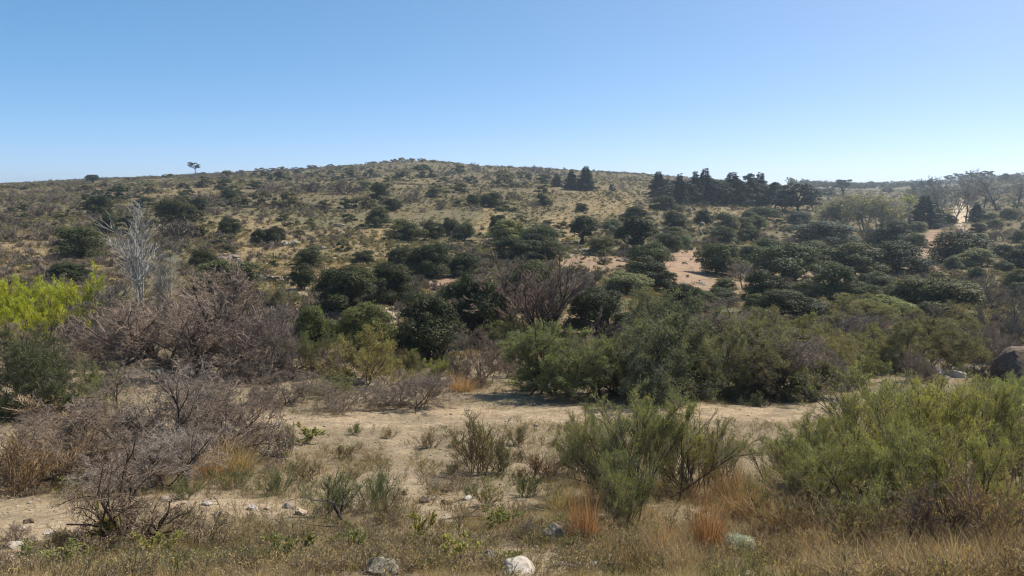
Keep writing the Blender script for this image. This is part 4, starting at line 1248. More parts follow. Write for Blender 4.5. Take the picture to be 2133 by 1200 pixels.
    ('broad_pine', 1662, 445, 84, 62, 'pine', 'the broad dark pine', 'broad dark pine ending the conifer row', dict(v=1)),
    ('broad_pine', 1640, 440, 44, 58, 'pine', None, 'dark pine behind the broad pine ending the row', dict(v=2)),
    ('broad_pine', 1432, 424, 44, 46, 'pine', None, 'dark conifer filling the gap past the second spire', dict(v=0)),
    ('broad_pine', 1385, 420, 36, 32, 'pine', None, 'low dark conifer tucked against the first spire', dict(v=2)),
    ('broad_pine', 1505, 428, 48, 52, 'pine', None, 'dark conifer filling the row before its broadest tree', dict(v=2)),
    ('broad_pine', 1542, 428, 46, 50, 'pine', None, 'dark conifer directly past the broad blunt conifer', dict(v=0)),
    ('broad_pine', 1568, 428, 44, 48, 'pine', None, 'dark conifer under the open topped pine', dict(v=1)),
    ('broad_pine', 1600, 432, 46, 48, 'pine', None, 'dark conifer between flat tipped conifer and loose pine', dict(v=2)),
    ('broad_pine', 1630, 440, 46, 44, 'pine', None, 'dark low conifer past the loose pine', dict(v=1)),
    ('broad_pine', 1690, 438, 40, 44, 'pine', None, 'dark pine just past the broad dark pine', dict(v=0)),
    ('conifer', 1220, 397, 42, 50, 'blu', 'the trio of conifers on the upper slope', 'tallest of three dark conifers alone on the upper slope', dict(v=0)),
    ('conifer', 1190, 396, 36, 40, 'blu', None, 'middle sized of three dark conifers on the upper slope', dict(v=3)),
    ('conifer', 1160, 389, 24, 26, 'blu', None, 'smallest of three dark conifers on the upper slope', dict(v=2)),
    ('broad_pine', 1103, 378, 12, 16, 'pine', None, 'tiny dark tree high on the open slope near the trio', {}),
    ('broad_pine', 1275, 402, 16, 18, 'pine', None, 'small dark tree downhill of the three conifers', {}),
    ('bare_tree', 1312, 406, 34, 26, 'twg', None, 'grey bare tree between the trio and the first spire', dict(twig='twg')),
    ('deodar', 1925, 476, 76, 66, 'blu', 'the blue conifer by the sandy bank', 'broad blue-green layered conifer by the sandy bank', {}),
    ('deodar', 2032, 462, 34, 40, 'blu', None, 'small dark conifer beside the sandy bank', dict(v=1)),
    ('umbrella_pine', 1755, 412, 30, 38, 'pine', 'the far pine with an open crown', 'far pine with an open crown above the hazy grove', dict(Y=520)),
    ('umbrella_pine', 405, 362, 25, 24, 'pine', 'the umbrella pine on the ridge', 'lone umbrella shaped pine on the ridge line', dict(v=1)),
    ('round_tree', 193, 381, 24, 17, 'pine', 'the round tree on the ridge', 'lone round tree on the ridge line', {}),
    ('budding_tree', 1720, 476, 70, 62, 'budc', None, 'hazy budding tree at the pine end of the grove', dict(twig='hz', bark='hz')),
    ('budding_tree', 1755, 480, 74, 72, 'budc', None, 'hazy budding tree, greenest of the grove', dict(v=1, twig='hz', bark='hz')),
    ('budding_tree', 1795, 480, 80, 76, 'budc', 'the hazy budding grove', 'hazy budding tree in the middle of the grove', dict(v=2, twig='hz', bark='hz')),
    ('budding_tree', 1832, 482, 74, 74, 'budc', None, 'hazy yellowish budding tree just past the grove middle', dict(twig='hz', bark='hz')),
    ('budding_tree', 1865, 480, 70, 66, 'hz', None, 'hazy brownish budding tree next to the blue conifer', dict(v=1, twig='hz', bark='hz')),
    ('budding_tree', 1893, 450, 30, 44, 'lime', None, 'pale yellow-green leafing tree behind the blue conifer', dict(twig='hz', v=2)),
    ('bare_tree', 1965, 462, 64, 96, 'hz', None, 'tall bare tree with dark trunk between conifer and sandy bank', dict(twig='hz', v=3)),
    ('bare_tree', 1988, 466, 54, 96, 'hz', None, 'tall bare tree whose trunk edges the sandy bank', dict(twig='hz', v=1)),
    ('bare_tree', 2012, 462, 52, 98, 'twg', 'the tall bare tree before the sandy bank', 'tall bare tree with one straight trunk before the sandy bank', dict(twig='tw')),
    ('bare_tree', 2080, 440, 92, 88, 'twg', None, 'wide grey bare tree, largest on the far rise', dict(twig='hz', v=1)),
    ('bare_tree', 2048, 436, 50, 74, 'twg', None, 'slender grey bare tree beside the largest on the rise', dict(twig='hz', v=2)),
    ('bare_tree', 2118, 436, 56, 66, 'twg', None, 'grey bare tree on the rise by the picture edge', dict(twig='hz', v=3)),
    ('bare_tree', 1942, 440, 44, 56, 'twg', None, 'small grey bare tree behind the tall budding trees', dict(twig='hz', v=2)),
]
# far trees on the rise: foot x, foot y, width, height, species, colour
for k, (x, y, w, h, sp, c, lab) in enumerate([
        (1905, 402, 16, 16, 'broad_pine', 'pine', 'small far pine at the low end of the rise skyline'), (1922, 398, 18, 20, 'broad_pine', 'pine', 'far pine second up from the low end of the rise'),
        (1940, 394, 20, 22, 'broad_pine', 'pine', 'far pine where the rise skyline starts to climb'), (1958, 391, 26, 24, 'bare_tree', 'hz', 'far bare tree among pines on the rise skyline'),
        (1978, 387, 22, 22, 'umbrella_pine', 'pine', 'far tall pine above the budding trees on the skyline'), (1998, 385, 24, 24, 'umbrella_pine', 'pine', 'far pine above the sandy bank on the skyline'),
        (2018, 384, 26, 24, 'umbrella_pine', 'pine', 'far dense pine next along the skyline past the sandy bank'), (2036, 383, 24, 24, 'umbrella_pine', 'pine', 'far pine beneath the highest skyline twigs'),
        (2054, 382, 26, 26, 'umbrella_pine', 'pine', 'far pine behind the largest bare tree of the rise'), (2094, 380, 22, 18, 'broad_pine', 'pine', 'far low pine past the largest bare tree'),
        (2115, 378, 24, 16, 'broad_pine', 'scb', 'far brownish dome on the skyline by the picture edge'), (1812, 392, 14, 9, 'broad_pine', 'pine', 'tiny far pine in the valley gap skyline'),
        (1700, 412, 26, 20, 'broad_pine', 'pine', 'far low pine just past the broad dark pine'), (1725, 410, 30, 18, 'broad_pine', 'pine', 'far low pine under the open crowned pine'),
        (1850, 404, 24, 14, 'broad_pine', 'pine', 'far dark pine behind the yellowish budding tree'), (1690, 400, 18, 14, 'umbrella_pine', 'pine', 'far thin pine on the skyline past the conifer row')]):
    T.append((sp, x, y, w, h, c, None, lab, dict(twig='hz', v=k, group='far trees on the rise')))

# rock outcrops and boulders on the hill
for k, (sp, x, y, w, h, c, lab) in enumerate([
        ('ledge', 480, 542, 46, 20, 'st', 'pale rock slabs between two dark evergreens near the poplar'), ('ledge', 602, 512, 34, 20, 'stg', 'grey rock outcrop below the two small dark evergreens'),
        ('ledge', 645, 500, 28, 14, 'st', 'pale rock outcrop just uphill of the grey outcrop'), ('ledge', 704, 472, 32, 13, 'st', 'pale rocks high on the slope under the narrow evergreen'),
        ('ledge', 668, 520, 26, 12, 'stg', 'low grey rocks downhill of the pale outcrop'), ('ledge', 700, 542, 36, 10, 'stp', 'long tan ledge above the flat dark evergreen'),
        ('ledge', 782, 545, 50, 12, 'stg', 'flat grey ledge between low evergreen and domed evergreen'), ('ledge', 735, 588, 44, 12, 'st', 'pale ledge just above the big dark evergreen'),
        ('ledge', 618, 625, 40, 20, 'st', 'pale broken rocks below the grey-olive round bush'), ('ledge', 600, 640, 26, 14, 'stp', 'tan broken rocks beside the brown thicket'),
        ('stone', 805, 655, 26, 12, 'stw', 'white boulder in the riverbed, largest near the flat evergreen'), ('stone', 820, 664, 20, 9, 'stw', 'white stone just below the white riverbed boulder'),
        ('stone', 792, 648, 16, 8, 'stw', 'white stone just behind the white riverbed boulder'), ('ledge', 1205, 525, 40, 14, 'st', 'pale rocks at the foot of the dark round tree'),
        ('ledge', 1190, 535, 30, 10, 'stg', 'grey rocks just below the pale rocks by the round tree'), ('ledge', 1300, 545, 36, 12, 'st', 'pale rocks between round tree and twin-domed tree'),
        ('ledge', 1462, 470, 18, 16, 'st', 'pale rocks at the top of the rock line'), ('ledge', 1456, 490, 20, 16, 'st', 'pale rocks in the middle of the rock line'),
        ('ledge', 1448, 508, 22, 14, 'st', 'pale rocks at the bottom of the rock line'), ('ledge', 1462, 592, 38, 10, 'stg', 'low grey rocks on the reddish bare patch'),
        ('ledge', 1872, 574, 24, 10, 'st', 'pale rocks at the end of the flat clearing'), ('ledge', 1910, 492, 20, 10, 'stg', 'grey rocks beside the blue conifer'),
        ('stone', 1190, 688, 22, 14, 'stp', 'tan boulder in the riverbed under the big bare willow'), ('stone', 1060, 668, 14, 9, 'stw', 'white stone under the dark glossy tree'),
        ('ledge', 1070, 565, 40, 8, 'st', 'thin pale ledge under the dark row above the willow')]):
    T.append((sp, x, y, w, h, c, None, lab, dict(v=k, group='rocks on the hillside')))

SUN_AZ, SUN_EL = 57.0, 50.0

# ------------------------------------------------------------------ ground: one sheet from behind the viewer to past the farthest ridge
def build_ground():
    ys = np.concatenate([np.linspace(-40, 4, 45), np.linspace(4.4, 30, 330), np.exp(np.linspace(math.log(30.1), math.log(3200), 430))])
    us = np.linspace(-1.12, 1.12, 521)
    w = np.where(ys < 12, 12 + 2.2 * np.maximum(0, 8 - ys), ys)
    Y, U = np.meshgrid(ys, us, indexing='ij')
    X = U * w[:, None]
    Z = height(X, Y)
    nr, nc = Y.shape
    i = (np.arange(nr - 1) * nc)[:, None] + np.arange(nc - 1)[None]
    F = np.stack([i, i + 1, i + nc + 1, i + nc], -1).reshape(-1, 4)
    p, rd, st, pl = masks(X, Y, Z)
    hl = sm(Y, 34, 60)
    upper = sm(Y + 40 * N1.fbm(X / 40, Y / 60, 2), 130, 280) * (1 - .7 * st)
    f = lambda a: np.clip(a, 0, 1).ravel()
    me = raw_mesh('ground', np.stack([X, Y, Z], -1).reshape(-1, 3), F, np.zeros((0, 3), int), [M_GROUND], None, None, True,
                  dict(path=f(p * (Y < 40)), red=f(rd * (Y > 40)), straw=f(st * (Y > 50)), pale=f(pl), hill=f(hl), upper=f(upper)))
    o = bpy.data.objects.new('ground', me)
    COL.objects.link(o)
    tag(o, 'dry valley floor and hillside with a dirt track', 'ground', None, 'structure')


build_ground()

# ------------------------------------------------------------------ everything placed by hand
BARKDEF = dict(bark='bark', twig='tw', foliage='ol')
PLACED = []
GROUPS = dict(stone='stones on the ground', ledge='rocks on the hillside', tussock='dry grass tufts', weed='green herbs in the dry grass', evergreen='evergreen trees on the slope',
              evergreen_near='evergreen trees on the slope', round_tree='evergreen trees on the slope', conifer='conifers on the hill', broad_pine='conifers on the hill', deodar='conifers on the hill',
              budding_tree='budding trees of the hazy grove', bare_tree='bare trees on the far rise', broom='green broom shrubs', broom_big='green broom shrubs', dry_broom='dry stalky bushes',
              thicket='bare twig thickets', olive='olive bushes', olive_big='olive bushes', willow='lime green willows', poplar='pale bare poplars', fallen_branch='dead branches', dead_snag='dead branches')
for n, (sp, px, py, w, h, c, short, label, op) in enumerate(T):
    P, dep = ground_at(px, py, op.get('Y'))
    top = (CY - (py - h) - FPX * 0) / FPX
    # height from the pixel of the top, at the same distance
    d = ray(px, py - h)
    zt = d[2] / d[1] * P[1]
    hm = max(zt - P[2], .3 * h * dep / FPX)
    wm = w * dep / FPX
    col = dict(main=C[c], bark=C[op.get('bark', 'bark')], twig=C[op.get('twig', 'tw')])
    if 'foliage' in op:
        col['main'] = C[op['foliage']]
        col['twig'] = C[c]
    if sp == 'ledge':
        wm *= .8
        hm *= .7
    if sp == 'stone':
        wm *= .85
        hm *= 1.0
        hm = min(hm, wm * 1.15)
    name, cat = KIND[sp]
    sink = (.32 if w < 40 else .28) * hm if sp in ('stone', 'ledge') else .01
    rot = R.uniform(0, 6.28) if sp not in ('dead_snag', 'fallen_branch', 'vase_tree', 'thorn_tree', 'white_shrub') else 0
    jit = R.uniform(.86, 1.16)
    hue = R.normal(0, .04) if sp not in ('willow', 'poplar', 'white_shrub', 'bare_tree', 'budding_tree', 'cushion', 'stone', 'ledge') else 0
    col = {k: tuple(np.array(v) * jit * np.array([1 + hue, 1, 1 - hue])) for k, v in col.items()}
    put(sp, name, cat, label, (P[0], P[1], P[2] - sink), wm, hm * (1.05 if sp in ('stone', 'ledge') else 1), col, op.get('group', GROUPS.get(sp)), op.get('v', n), rot, tilt=op.get('tilt', (0, 0)))
    PLACED.append((px, py, w, h, short))

# ------------------------------------------------------------------ smaller bushes of the hillside, each one a thing; named by the landmarks around it
LM = [(p[0], p[1] - .35 * p[3], p[4]) for p in PLACED if p[4] and p[1] < 860]
LM += [(860, 338, 'the wooded hilltop'), (1430, 560, 'the reddish bare patch'), (1700, 577, 'the flat clearing'), (1945, 520, 'the sandy gap'), (572, 578, 'the dry stone wall'),
       (2003, 450, 'the sandy bank'), (1100, 700, 'the dry riverbed')]
USED = set()


def auto_label(look, px, py):
    dd = sorted((math.hypot(px - a, (py - b) * 1.6), a, b, s) for a, b, s in LM)
    for k, (_, a, b, s) in enumerate(dd[:4]):
        dx, dy = px - a, py - b
        if abs(dy) > .8 * abs(dx):
            rel = 'uphill of' if dy < 0 else 'downhill of'
        else:
            rel = 'beside'
        for q in (rel, ('a little ' + rel) if rel != 'beside' else 'level with'):
            for e in dd[:4]:
                if e[3] != s and (e[1] - px) * (a - px) <= 0:
                    t = f'{look} between {s} and {e[3]}'
                    if len(t.split()) <= 16 and t not in USED and k < 2 and R.random() < .5:
                        USED.add(t)
                        return t
            t = f'{look} {q} {s}'
            if len(t.split()) <= 16 and t not in USED:
                USED.add(t)
                return t
    for e in dd:
        for f in dd:
            t = f'{look} between {e[3]} and {f[3]}'
            if e is not f and len(t.split()) <= 16 and t not in USED and (e[1] - px) * (f[1] - px) <= 0:
                USED.add(t)
                return t
    return f'{look} {rel} {dd[0][3]}'


SCR = []


def try_scrub(px, py, w, h, sp, c, look, gap=.55, group=None):
    for (a, b, ww, hh, _) in PLACED:
        if abs(px - a) < gap * .5 * (w + ww) and abs(py - h * .5 - (b - hh * .5)) < gap * .5 * (h + hh):
            return False
    for (a, b, ww, hh) in SCR:
        if abs(px - a) < .42 * (w + ww) and abs(py - b) < .42 * (h + hh):
            return False
    P, dep = ground_at(px, py, 575 + 8 * R.normal() if 'hilltop' in look else None)
    if P[1] > 1300:
        return False
    SCR.append((px, py, w, h))
    size = ('tiny' if w < 13 else 'small' if w < 24 else 'mid-sized' if w < 40 else 'broad')
    v = int(R.integers(0, 6))
    jit = R.uniform(.75, 1.25)
    col = {k: tuple(np.array(C[x]) * jit) for k, x in dict(main='ol' if sp == 'dry_broom' else c, bark='bark', twig=c if sp == 'dry_broom' else 'tw').items()}
    name, cat = KIND[sp]
    put(sp, name, cat, auto_label(size + ' ' + look, px, py), (P[0], P[1], P[2] - ((.4 if 'hilltop' in look else .14) * h * dep / FPX if 'scrub' in sp else .02)), w * dep / FPX, h * dep / FPX, col, group, v, R.uniform(0, 6.28))
    return True


def ridge_y(px):
    return np.interp(px, [-100, 0, 193, 405, 600, 850, 950, 1100, 1250, 1380, 1500, 1700, 1800, 1900, 2133], [396, 390, 381, 362, 352, 339, 347, 350, 356, 368, 382, 394, 405, 405, 390])


# low dry plants dotted over the open ground on this side of the track
LM_FAR = LM
LM = [(p[0], p[1] - .35 * p[3], p[4]) for p in PLACED if p[4] and p[1] >= 790] + [(900, 875, 'the dirt track'), (845, 980, 'the sandy side path'), (60, 1080, 'the stony clearing')]
cnt = 0
for _ in range(3000):
    px, py = R.uniform(-10, 1320), R.uniform(905, 1190)
    if blob(px, py, 850, 960, 40, 120) > .3 or blob(px, py, 40, 1085, 150, 50) > .3:
        continue
    w = R.uniform(34, 78) * np.interp(py, [905, 1190], [.8, 1.5])
    k = R.random()
    sp, c, look, kw = (('dry_broom', 'brn', 'dry brown stalky plant', 1) if k < .5 else ('dry_broom', 'ol', 'dry grey-green stalky plant', 1) if k < .72 else ('thorn_bush', 'tw', 'low bare twiggy plant', 1) if k < .86 else ('weed', 'ltg', 'low green herb', 1))
    cnt += try_scrub(px, py, w, w * R.uniform(.45, .85), sp, c, look, .6, 'low dry plants of the near ground')
    if cnt > 46:
        break
LM = LM_FAR

# ridge-line bushes
for x in np.arange(-10, 700, 30):
    try_scrub(x + R.normal(0, 9), ridge_y(x) + 3, R.uniform(16, 30), R.uniform(6, 11), 'scrub', 'scb', 'dark rounded bush on the skyline', group='bushes on the skyline')
for x in np.arange(775, 945, 9):
    try_scrub(x + R.normal(0, 2), ridge_y(x) + 4 + R.uniform(0, 3), R.uniform(18, 28), R.uniform(11, 16) * (1 - abs(x - 862) / 260), 'scrub', 'scb', 'grey-brown bare bush on the wooded hilltop', .3, 'bare bushes on the hilltop')
# brown and grey bushes of the upper slope
cnt = 0
for _ in range(5000):
    px = R.uniform(-20, 1150)
    top = ridge_y(px)
    py = top + 8 + 115 * R.random() ** 1.25 * (1.15 if px < 420 else .75)
    dens = .95 if px < 330 else .8 if px < 760 else .45
    if R.random() > dens:
        continue
    sc = np.interp(py - top, [0, 30, 110], [.5, .85, 1.6])
    w = R.uniform(22, 62) * sc
    k = R.random()
    sp, c, look = (('bare_scrub', 'scb', 'grey-brown bare bush') if k < .45 else ('scrub', 'scg', 'grey-olive bush') if k < .78 else ('scrub', 'scd', 'dark green bush'))
    cnt += try_scrub(px, py, w, w * R.uniform(.5, .72), sp, c, look, .36, 'scrub bushes of the upper slope')
    if cnt > 150:
        break
# scattered bushes of the middle slope
cnt = 0
for _ in range(4000):
    px, py = R.uniform(-10, 1700), R.uniform(430, 600)
    if N1.at(np.array(px / 90.), np.array(py / 40.)) < -.05 and R.random() < .85:
        continue
    if px < 400 and py > 520 or (px > 1380 and px < 1480 and py > 525):
        continue
    w = R.uniform(14, 36) * np.interp(py, [420, 600], [.8, 1.3])
    k = R.random()
    sp, c, look = (('scrub', 'scg', 'grey-olive bush') if k < .4 else ('scrub', 'scd', 'dark green bush') if k < .72 else ('bare_scrub', 'scb', 'grey-brown bare bush'))
    cnt += try_scrub(px, py, w, w * R.uniform(.45, .7), sp, c, look, .75, 'scrub bushes of the middle slope')
    if cnt > 75:
        break
# valley side with denser bushes
cnt = 0
for _ in range(4000):
    px, py = R.uniform(1400, 2150), R.uniform(455, 660)
    if blob(px, py, 1945, 520, 40, 60) > .2 or blob(px, py, 1700, 577, 150, 16) > .2 or blob(px, py, 2003, 452, 26, 40) > .1 or (px > 1380 and px < 1480 and py > 525):
        continue
    w = R.uniform(30, 64) * np.interp(py, [450, 660], [.75, 1.35])
    k = R.random()
    sp, c, look = (('evergreen', 'dk2', 'dull green evergreen bush') if k < .5 else ('evergreen', 'ol', 'olive bush') if k < .8 else ('thicket', 'tw', 'brown bare bush'))
    cnt += try_scrub(px, py, w, w * R.uniform(.58, .85), sp, c, look, .62, 'bushes of the valley side')
    if cnt > 52:
        break
# riverbed strip behind the track
cnt = 0
for _ in range(4000):
    px, py = R.uniform(560, 2150), R.uniform(670, 800)
    if blob(px, py, 1970, 780, 70, 26) > .1 or blob(px, py, 806, 652, 40, 30) > .1:
        continue
    w = R.uniform(70, 130)
    k = R.random()
    sp, c, look = (('olive', 'ol', 'olive bush') if k < .4 else ('evergreen_near', 'dk2', 'dull green tree') if k < .6 and py < 720 else ('thicket', 'tw', 'brown bare bush') if k < .8 else ('thicket', 'twg', 'grey bare bush'))
    cnt += try_scrub(px, py, w, w * R.uniform(.5, .75), sp, c, look, .5, 'bushes of the riverbed')
    if cnt > 40:
        break


# ------------------------------------------------------------------ the low dry stone wall across the slope
def stone_wall():
    g = Geo()
    a, b = ground_at(528, 582)[0], ground_at(612, 588)[0]
    L = np.linalg.norm(b - a)
    n = int(L / .32)
    for row in range(2):
        for k in range(n):
            t = (k + .5 * row + R.uniform(-.2, .2)) / n
            if R.random() < .12:
                continue
            p = a + (b - a) * t
            p[2] = float(height(p[0], p[1])) + .14 + .26 * row
            V, F = stone_shape(R, 1, (R.uniform(.17, .3), R.uniform(.16, .24), R.uniform(.13, .2)), 6, .06)
            g.add(V + p - a, F, .5)
    o = bpy.data.objects.new('dry_stone_wall', g.mesh('dry_stone_wall', [M_ROCK]))
    o.location = a
    o.color = (*C['stg'], 1)
    COL.objects.link(o)
    tag(o, 'low tumbled dry stone wall running across the lower slope', 'wall')


stone_wall()


# ------------------------------------------------------------------ uncountable cover, one object of kind stuff each
def stuff(name, g, mats, color, label):
    o = bpy.data.objects.new(name, g.mesh(name, mats))
    o.color = (*color, 1)
    COL.objects.link(o)
    tag(o, label, name.replace('_', ' '), None, 'stuff')
    return o


def scatter_px(n, x0, x1, y0, y1, r=R):
    """Random ground points with an even share of the view (near ground denser), as world positions."""
    px = r.uniform(x0, x1, n)
    Y = np.exp(r.uniform(math.log(y0), math.log(y1), n))
    X = (px - CX) / FPX * Y
    return X, Y, height(X, Y)


def stamp(g, protos, X, Y, Z, S, rot, tint_shift, pick):
    """Copies small plant meshes onto many ground points inside one mesh."""
    for k, (V, Q, T, tn) in enumerate(protos):
        m = np.nonzero(pick == k)[0]
        if not len(m):
            continue
        c, s = np.cos(rot[m])[:, None], np.sin(rot[m])[:, None]
        P = np.stack([(V[None, :, 0] * c - V[None, :, 1] * s), (V[None, :, 0] * s + V[None, :, 1] * c), np.broadcast_to(V[None, :, 2], (len(m), len(V)))], -1) * S[m][:, None, None]
        P += np.stack([X[m], Y[m], Z[m]], -1)[:, None]
        off = (np.arange(len(m)) * len(V))[:, None, None]
        tt = np.clip(tn[None] + tint_shift[m][:, None], 0, 1).ravel()
        F = Q if len(Q) else T
        g.add(P.reshape(-1, 3), (F[None] + off).reshape(-1, F.shape[1]), tt)


def as_proto(g):
    V, Q, T, t, _ = g.arrays()
    return V, Q, T, t


def mini(fn, n):
    out = []
    for k in range(n):
        g = Geo()
        fn(g, np.random.default_rng(50 + k))
        out.append(as_proto(g))
    return out


def pathmask(X, Y, Z):
    p, rd, st, pl = masks(X, Y, Z)
    return p * (Y < 40), rd, st, pl


def near_cover():
    r = np.random.default_rng(5)
    tufts = mini(lambda g, q: blades(g, q, 16, 1.0, .25, 24, .022, .5, 2), 6)
    # straw grass
    X, Y, Z = scatter_px(98000, -260, 2400, 6.0, 44, r)
    p = pathmask(X, Y, Z)[0]
    big = N2.fbm(X / 2.2, Y / 2.6, 3)
    keep = (r.random(len(X)) < np.clip(.62 + 1.1 * big, .06, 1) * (1 - .9 * np.clip(p * 1.1, 0, 1)))
    X, Y, Z = X[keep], Y[keep], Z[keep]
    S = r.uniform(.05, .17, len(X)) * (1 + .5 * N3.fbm(X / 1.5, Y / 1.5, 2))
    g = Geo()
    stamp(g, tufts, X, Y, Z, S, r.uniform(0, 6.28, len(X)), .35 * N1.fbm(X / 1.1, Y / 1.3, 2) + r.normal(0, .1, len(X)), r.integers(0, 6, len(X)))
    stuff('dry_grass', g, [M_GRASS], (.38, .305, .185), 'short dry straw coloured grass over the near ground')
    # russet and brown tall grass at the nearer side
    X, Y, Z = scatter_px(16000, 1120, 2350, 6.1, 15, r)
    px, py = project(X, Y, Z)
    wgt = np.clip(blob(px, py, 1480, 1110, 260, 110) + blob(px, py, 1950, 1160, 420, 110), 0, 1)
    keep = r.random(len(X)) < .6 * wgt * np.clip(.4 + 2.6 * N2.fbm(X / .8, Y / .8, 3), 0.02, 1)
    X, Y, Z = X[keep], Y[keep], Z[keep]
    tall = mini(lambda g, q: blades(g, q, 12, 1.0, .3, 42, .009, .5, 4, wob=.22), 6)
    g = Geo()
    stamp(g, tall, X, Y, Z, r.uniform(.14, .6, len(X)), r.uniform(0, 6.28, len(X)), .6 * N1.fbm(X / .6, Y / .6, 2) + r.normal(0, .18, len(X)), r.integers(0, 6, len(X)))
    stuff('tall_dry_grass', g, [M_GRASS], (.39, .29, .195), 'tall russet and brown dry grass below the green thicket')
    # low grey-olive herbs and dead forbs
    herbs = []
    for k in range(6):
        q = np.random.default_rng(80 + k)
        g = Geo()
        sk = skeleton(q, 7, (5, 55), .8, .012, [dict(n=4, ang=(20, 55), len=(.35, .6), wob=.15, up=.05, rmin=.009, seg=2)], spread=.12, wob=.14, seg=3)
        for L, A in sk:
            tubes(g, L, A, 3, .3)
        pp, dd, ix = along(q, sk[1][0], 60)
        leaves(g, q, pp, dd + q.normal(0, .7, pp.shape), .09, .35, np.clip(q.normal(.6, .2, 60), 0, 1))
        herbs.append(as_proto(g))
    for nm, num, colr, seed, lab, lo, hi in (('dead_forbs', 6500, (.36, .285, .20), 21, 'dead grey-brown forbs among the dry grass', .12, .36), ('olive_ground_cover', 2800, (.27, .255, .13), 22, 'low olive herbs among the dry grass', .1, .34)):
        q = np.random.default_rng(seed)
        X, Y, Z = scatter_px(num * 2, -260, 2400, 6.0, 46, q)
        p = pathmask(X, Y, Z)[0]
        keep = q.random(len(X)) < np.clip(.45 + 1.5 * N1.fbm(X / 1.9 + seed, Y / 2.1, 3), .03, 1) * (1 - .97 * np.clip(p * 1.25, 0, 1))
        X, Y, Z = X[keep], Y[keep], Z[keep]
        g = Geo()
        stamp(g, herbs, X, Y, Z, q.uniform(lo, hi, len(X)), q.uniform(0, 6.28, len(X)), q.normal(0, .15, len(X)), q.integers(0, 6, len(X)))
        stuff(nm, g, [M_SOFT], colr, lab)
    # litter: bits of dead leaf and broken twig
    X, Y, Z = scatter_px(60000, -260, 2400, 6.6, 36, r)
    p = pathmask(X, Y, Z)[0]
    keep = r.random(len(X)) < np.clip(.5 + .9 * N2.fbm(X / .9, Y / .9, 3), .04, 1) * (1 - .45 * p)
    X, Y, Z = X[keep], Y[keep], Z[keep]
    n = len(X)
    g = Geo()
    az = r.uniform(0, 6.28, n)
    leaves(g, r, np.stack([X, Y, Z + .006], -1), np.stack([np.cos(az), np.sin(az), r.normal(.05, .18, n)], -1), (.03 + .05 * r.random(n) ** 3)[:, None], .22, r.random(n), np.array([0, 0, 1.0]) + r.normal(0, .3, (n, 3)))
    stuff('ground_litter', g, [M_GRASS], (.20, .155, .11), 'dead leaves and broken twigs littering the near ground')
    # loose pebbles
    st = []
    for k in range(8):
        V, F = stone_shape(np.random.default_rng(30 + k), 1, (.5, .4, .3), 6, .06)
        st.append((V, np.zeros((0, 4), int), F, np.full(len(F), .5)))
    X, Y, Z = scatter_px(42000, -260, 2400, 6.6, 36, r)
    p = pathmask(X, Y, Z)[0]
    keep = r.random(len(X)) < np.clip(.18 + .5 * p + .6 * N3.fbm(X / 1.3, Y / 1.3, 3), .02, 1)
    X, Y, Z = X[keep], Y[keep], Z[keep]
    S = .013 * np.exp(np.clip(r.normal(0, .75, len(X)), -1.5, 2.3)) * (1 + .035 * Y)
    g = Geo()
    stamp(g, st, X, Y, Z + S * .1, S, r.uniform(0, 6.28, len(X)), 0 * X, r.integers(0, 8, len(X)))
    stuff('pebbles', g, [M_ROCK], (.40, .325, .25), 'loose pale pebbles scattered over the near ground')


def hill_cover():
    r = np.random.default_rng(6)

    def clump(g, q):
        c = q.normal(0, .22, (5, 3)) * [1, 1, .25] + [0, 0, .3]
        crown_leaves(g, q, c, q.uniform(.2, .34, 5), 70, .3, .45, .6, .8, .5, .35)
    cl = mini(clump, 6)
    tufts = mini(lambda g, q: blades(g, q, 14, 1.0, .4, 30, .1, .5, 2), 6)
    X, Y, Z = scatter_px(46000, -260, 2400, 48, 720, r)
    p, rd, st, pl = pathmask(X, Y, Z)
    big = N1.fbm(X / 22, Y / 34, 4)
    up = sm(Y, 110, 300)
    keep = r.random(len(X)) < np.clip(.4 + .7 * up + 2.6 * big - .8 * st, .12, 1) * (1 - .93 * np.maximum(rd, pl))
    X1, Y1, Z1 = X[keep], Y[keep], Z[keep]
    S = r.uniform(.25, .7, len(X1)) * (1 + .0035 * Y1)
    g = Geo()
    stamp(g, cl, X1, Y1, Z1, S, r.uniform(0, 6.28, len(X1)), .3 * N2.fbm(X1 / 9, Y1 / 14, 3) + r.normal(0, .12, len(X1)), r.integers(0, 6, len(X1)))
    stuff('hill_scrub_cover', g, [M_SOFT], (.175, .16, .09), 'low olive and grey scrub covering the hillside')
    X, Y, Z = scatter_px(56000, -260, 2400, 44, 640, r)
    p, rd, st, pl = pathmask(X, Y, Z)
    keep = r.random(len(X)) < np.clip(.7 + .4 * st + .8 * N2.fbm(X / 7, Y / 10, 3), .15, 1) * (1 - .93 * np.maximum(rd, pl))
    X, Y, Z = X[keep], Y[keep], Z[keep]
    S = r.uniform(.2, .5, len(X)) * (1 + .003 * Y)
    g = Geo()
    stamp(g, tufts, X, Y, Z, S, r.uniform(0, 6.28, len(X)), .35 * N3.fbm(X / 6, Y / 8, 3) + r.normal(0, .12, len(X)), r.integers(0, 6, len(X)))
    stuff('hill_dry_grass', g, [M_GRASS], (.29, .222, .128), 'dry straw coloured bunch grass over the hillside')


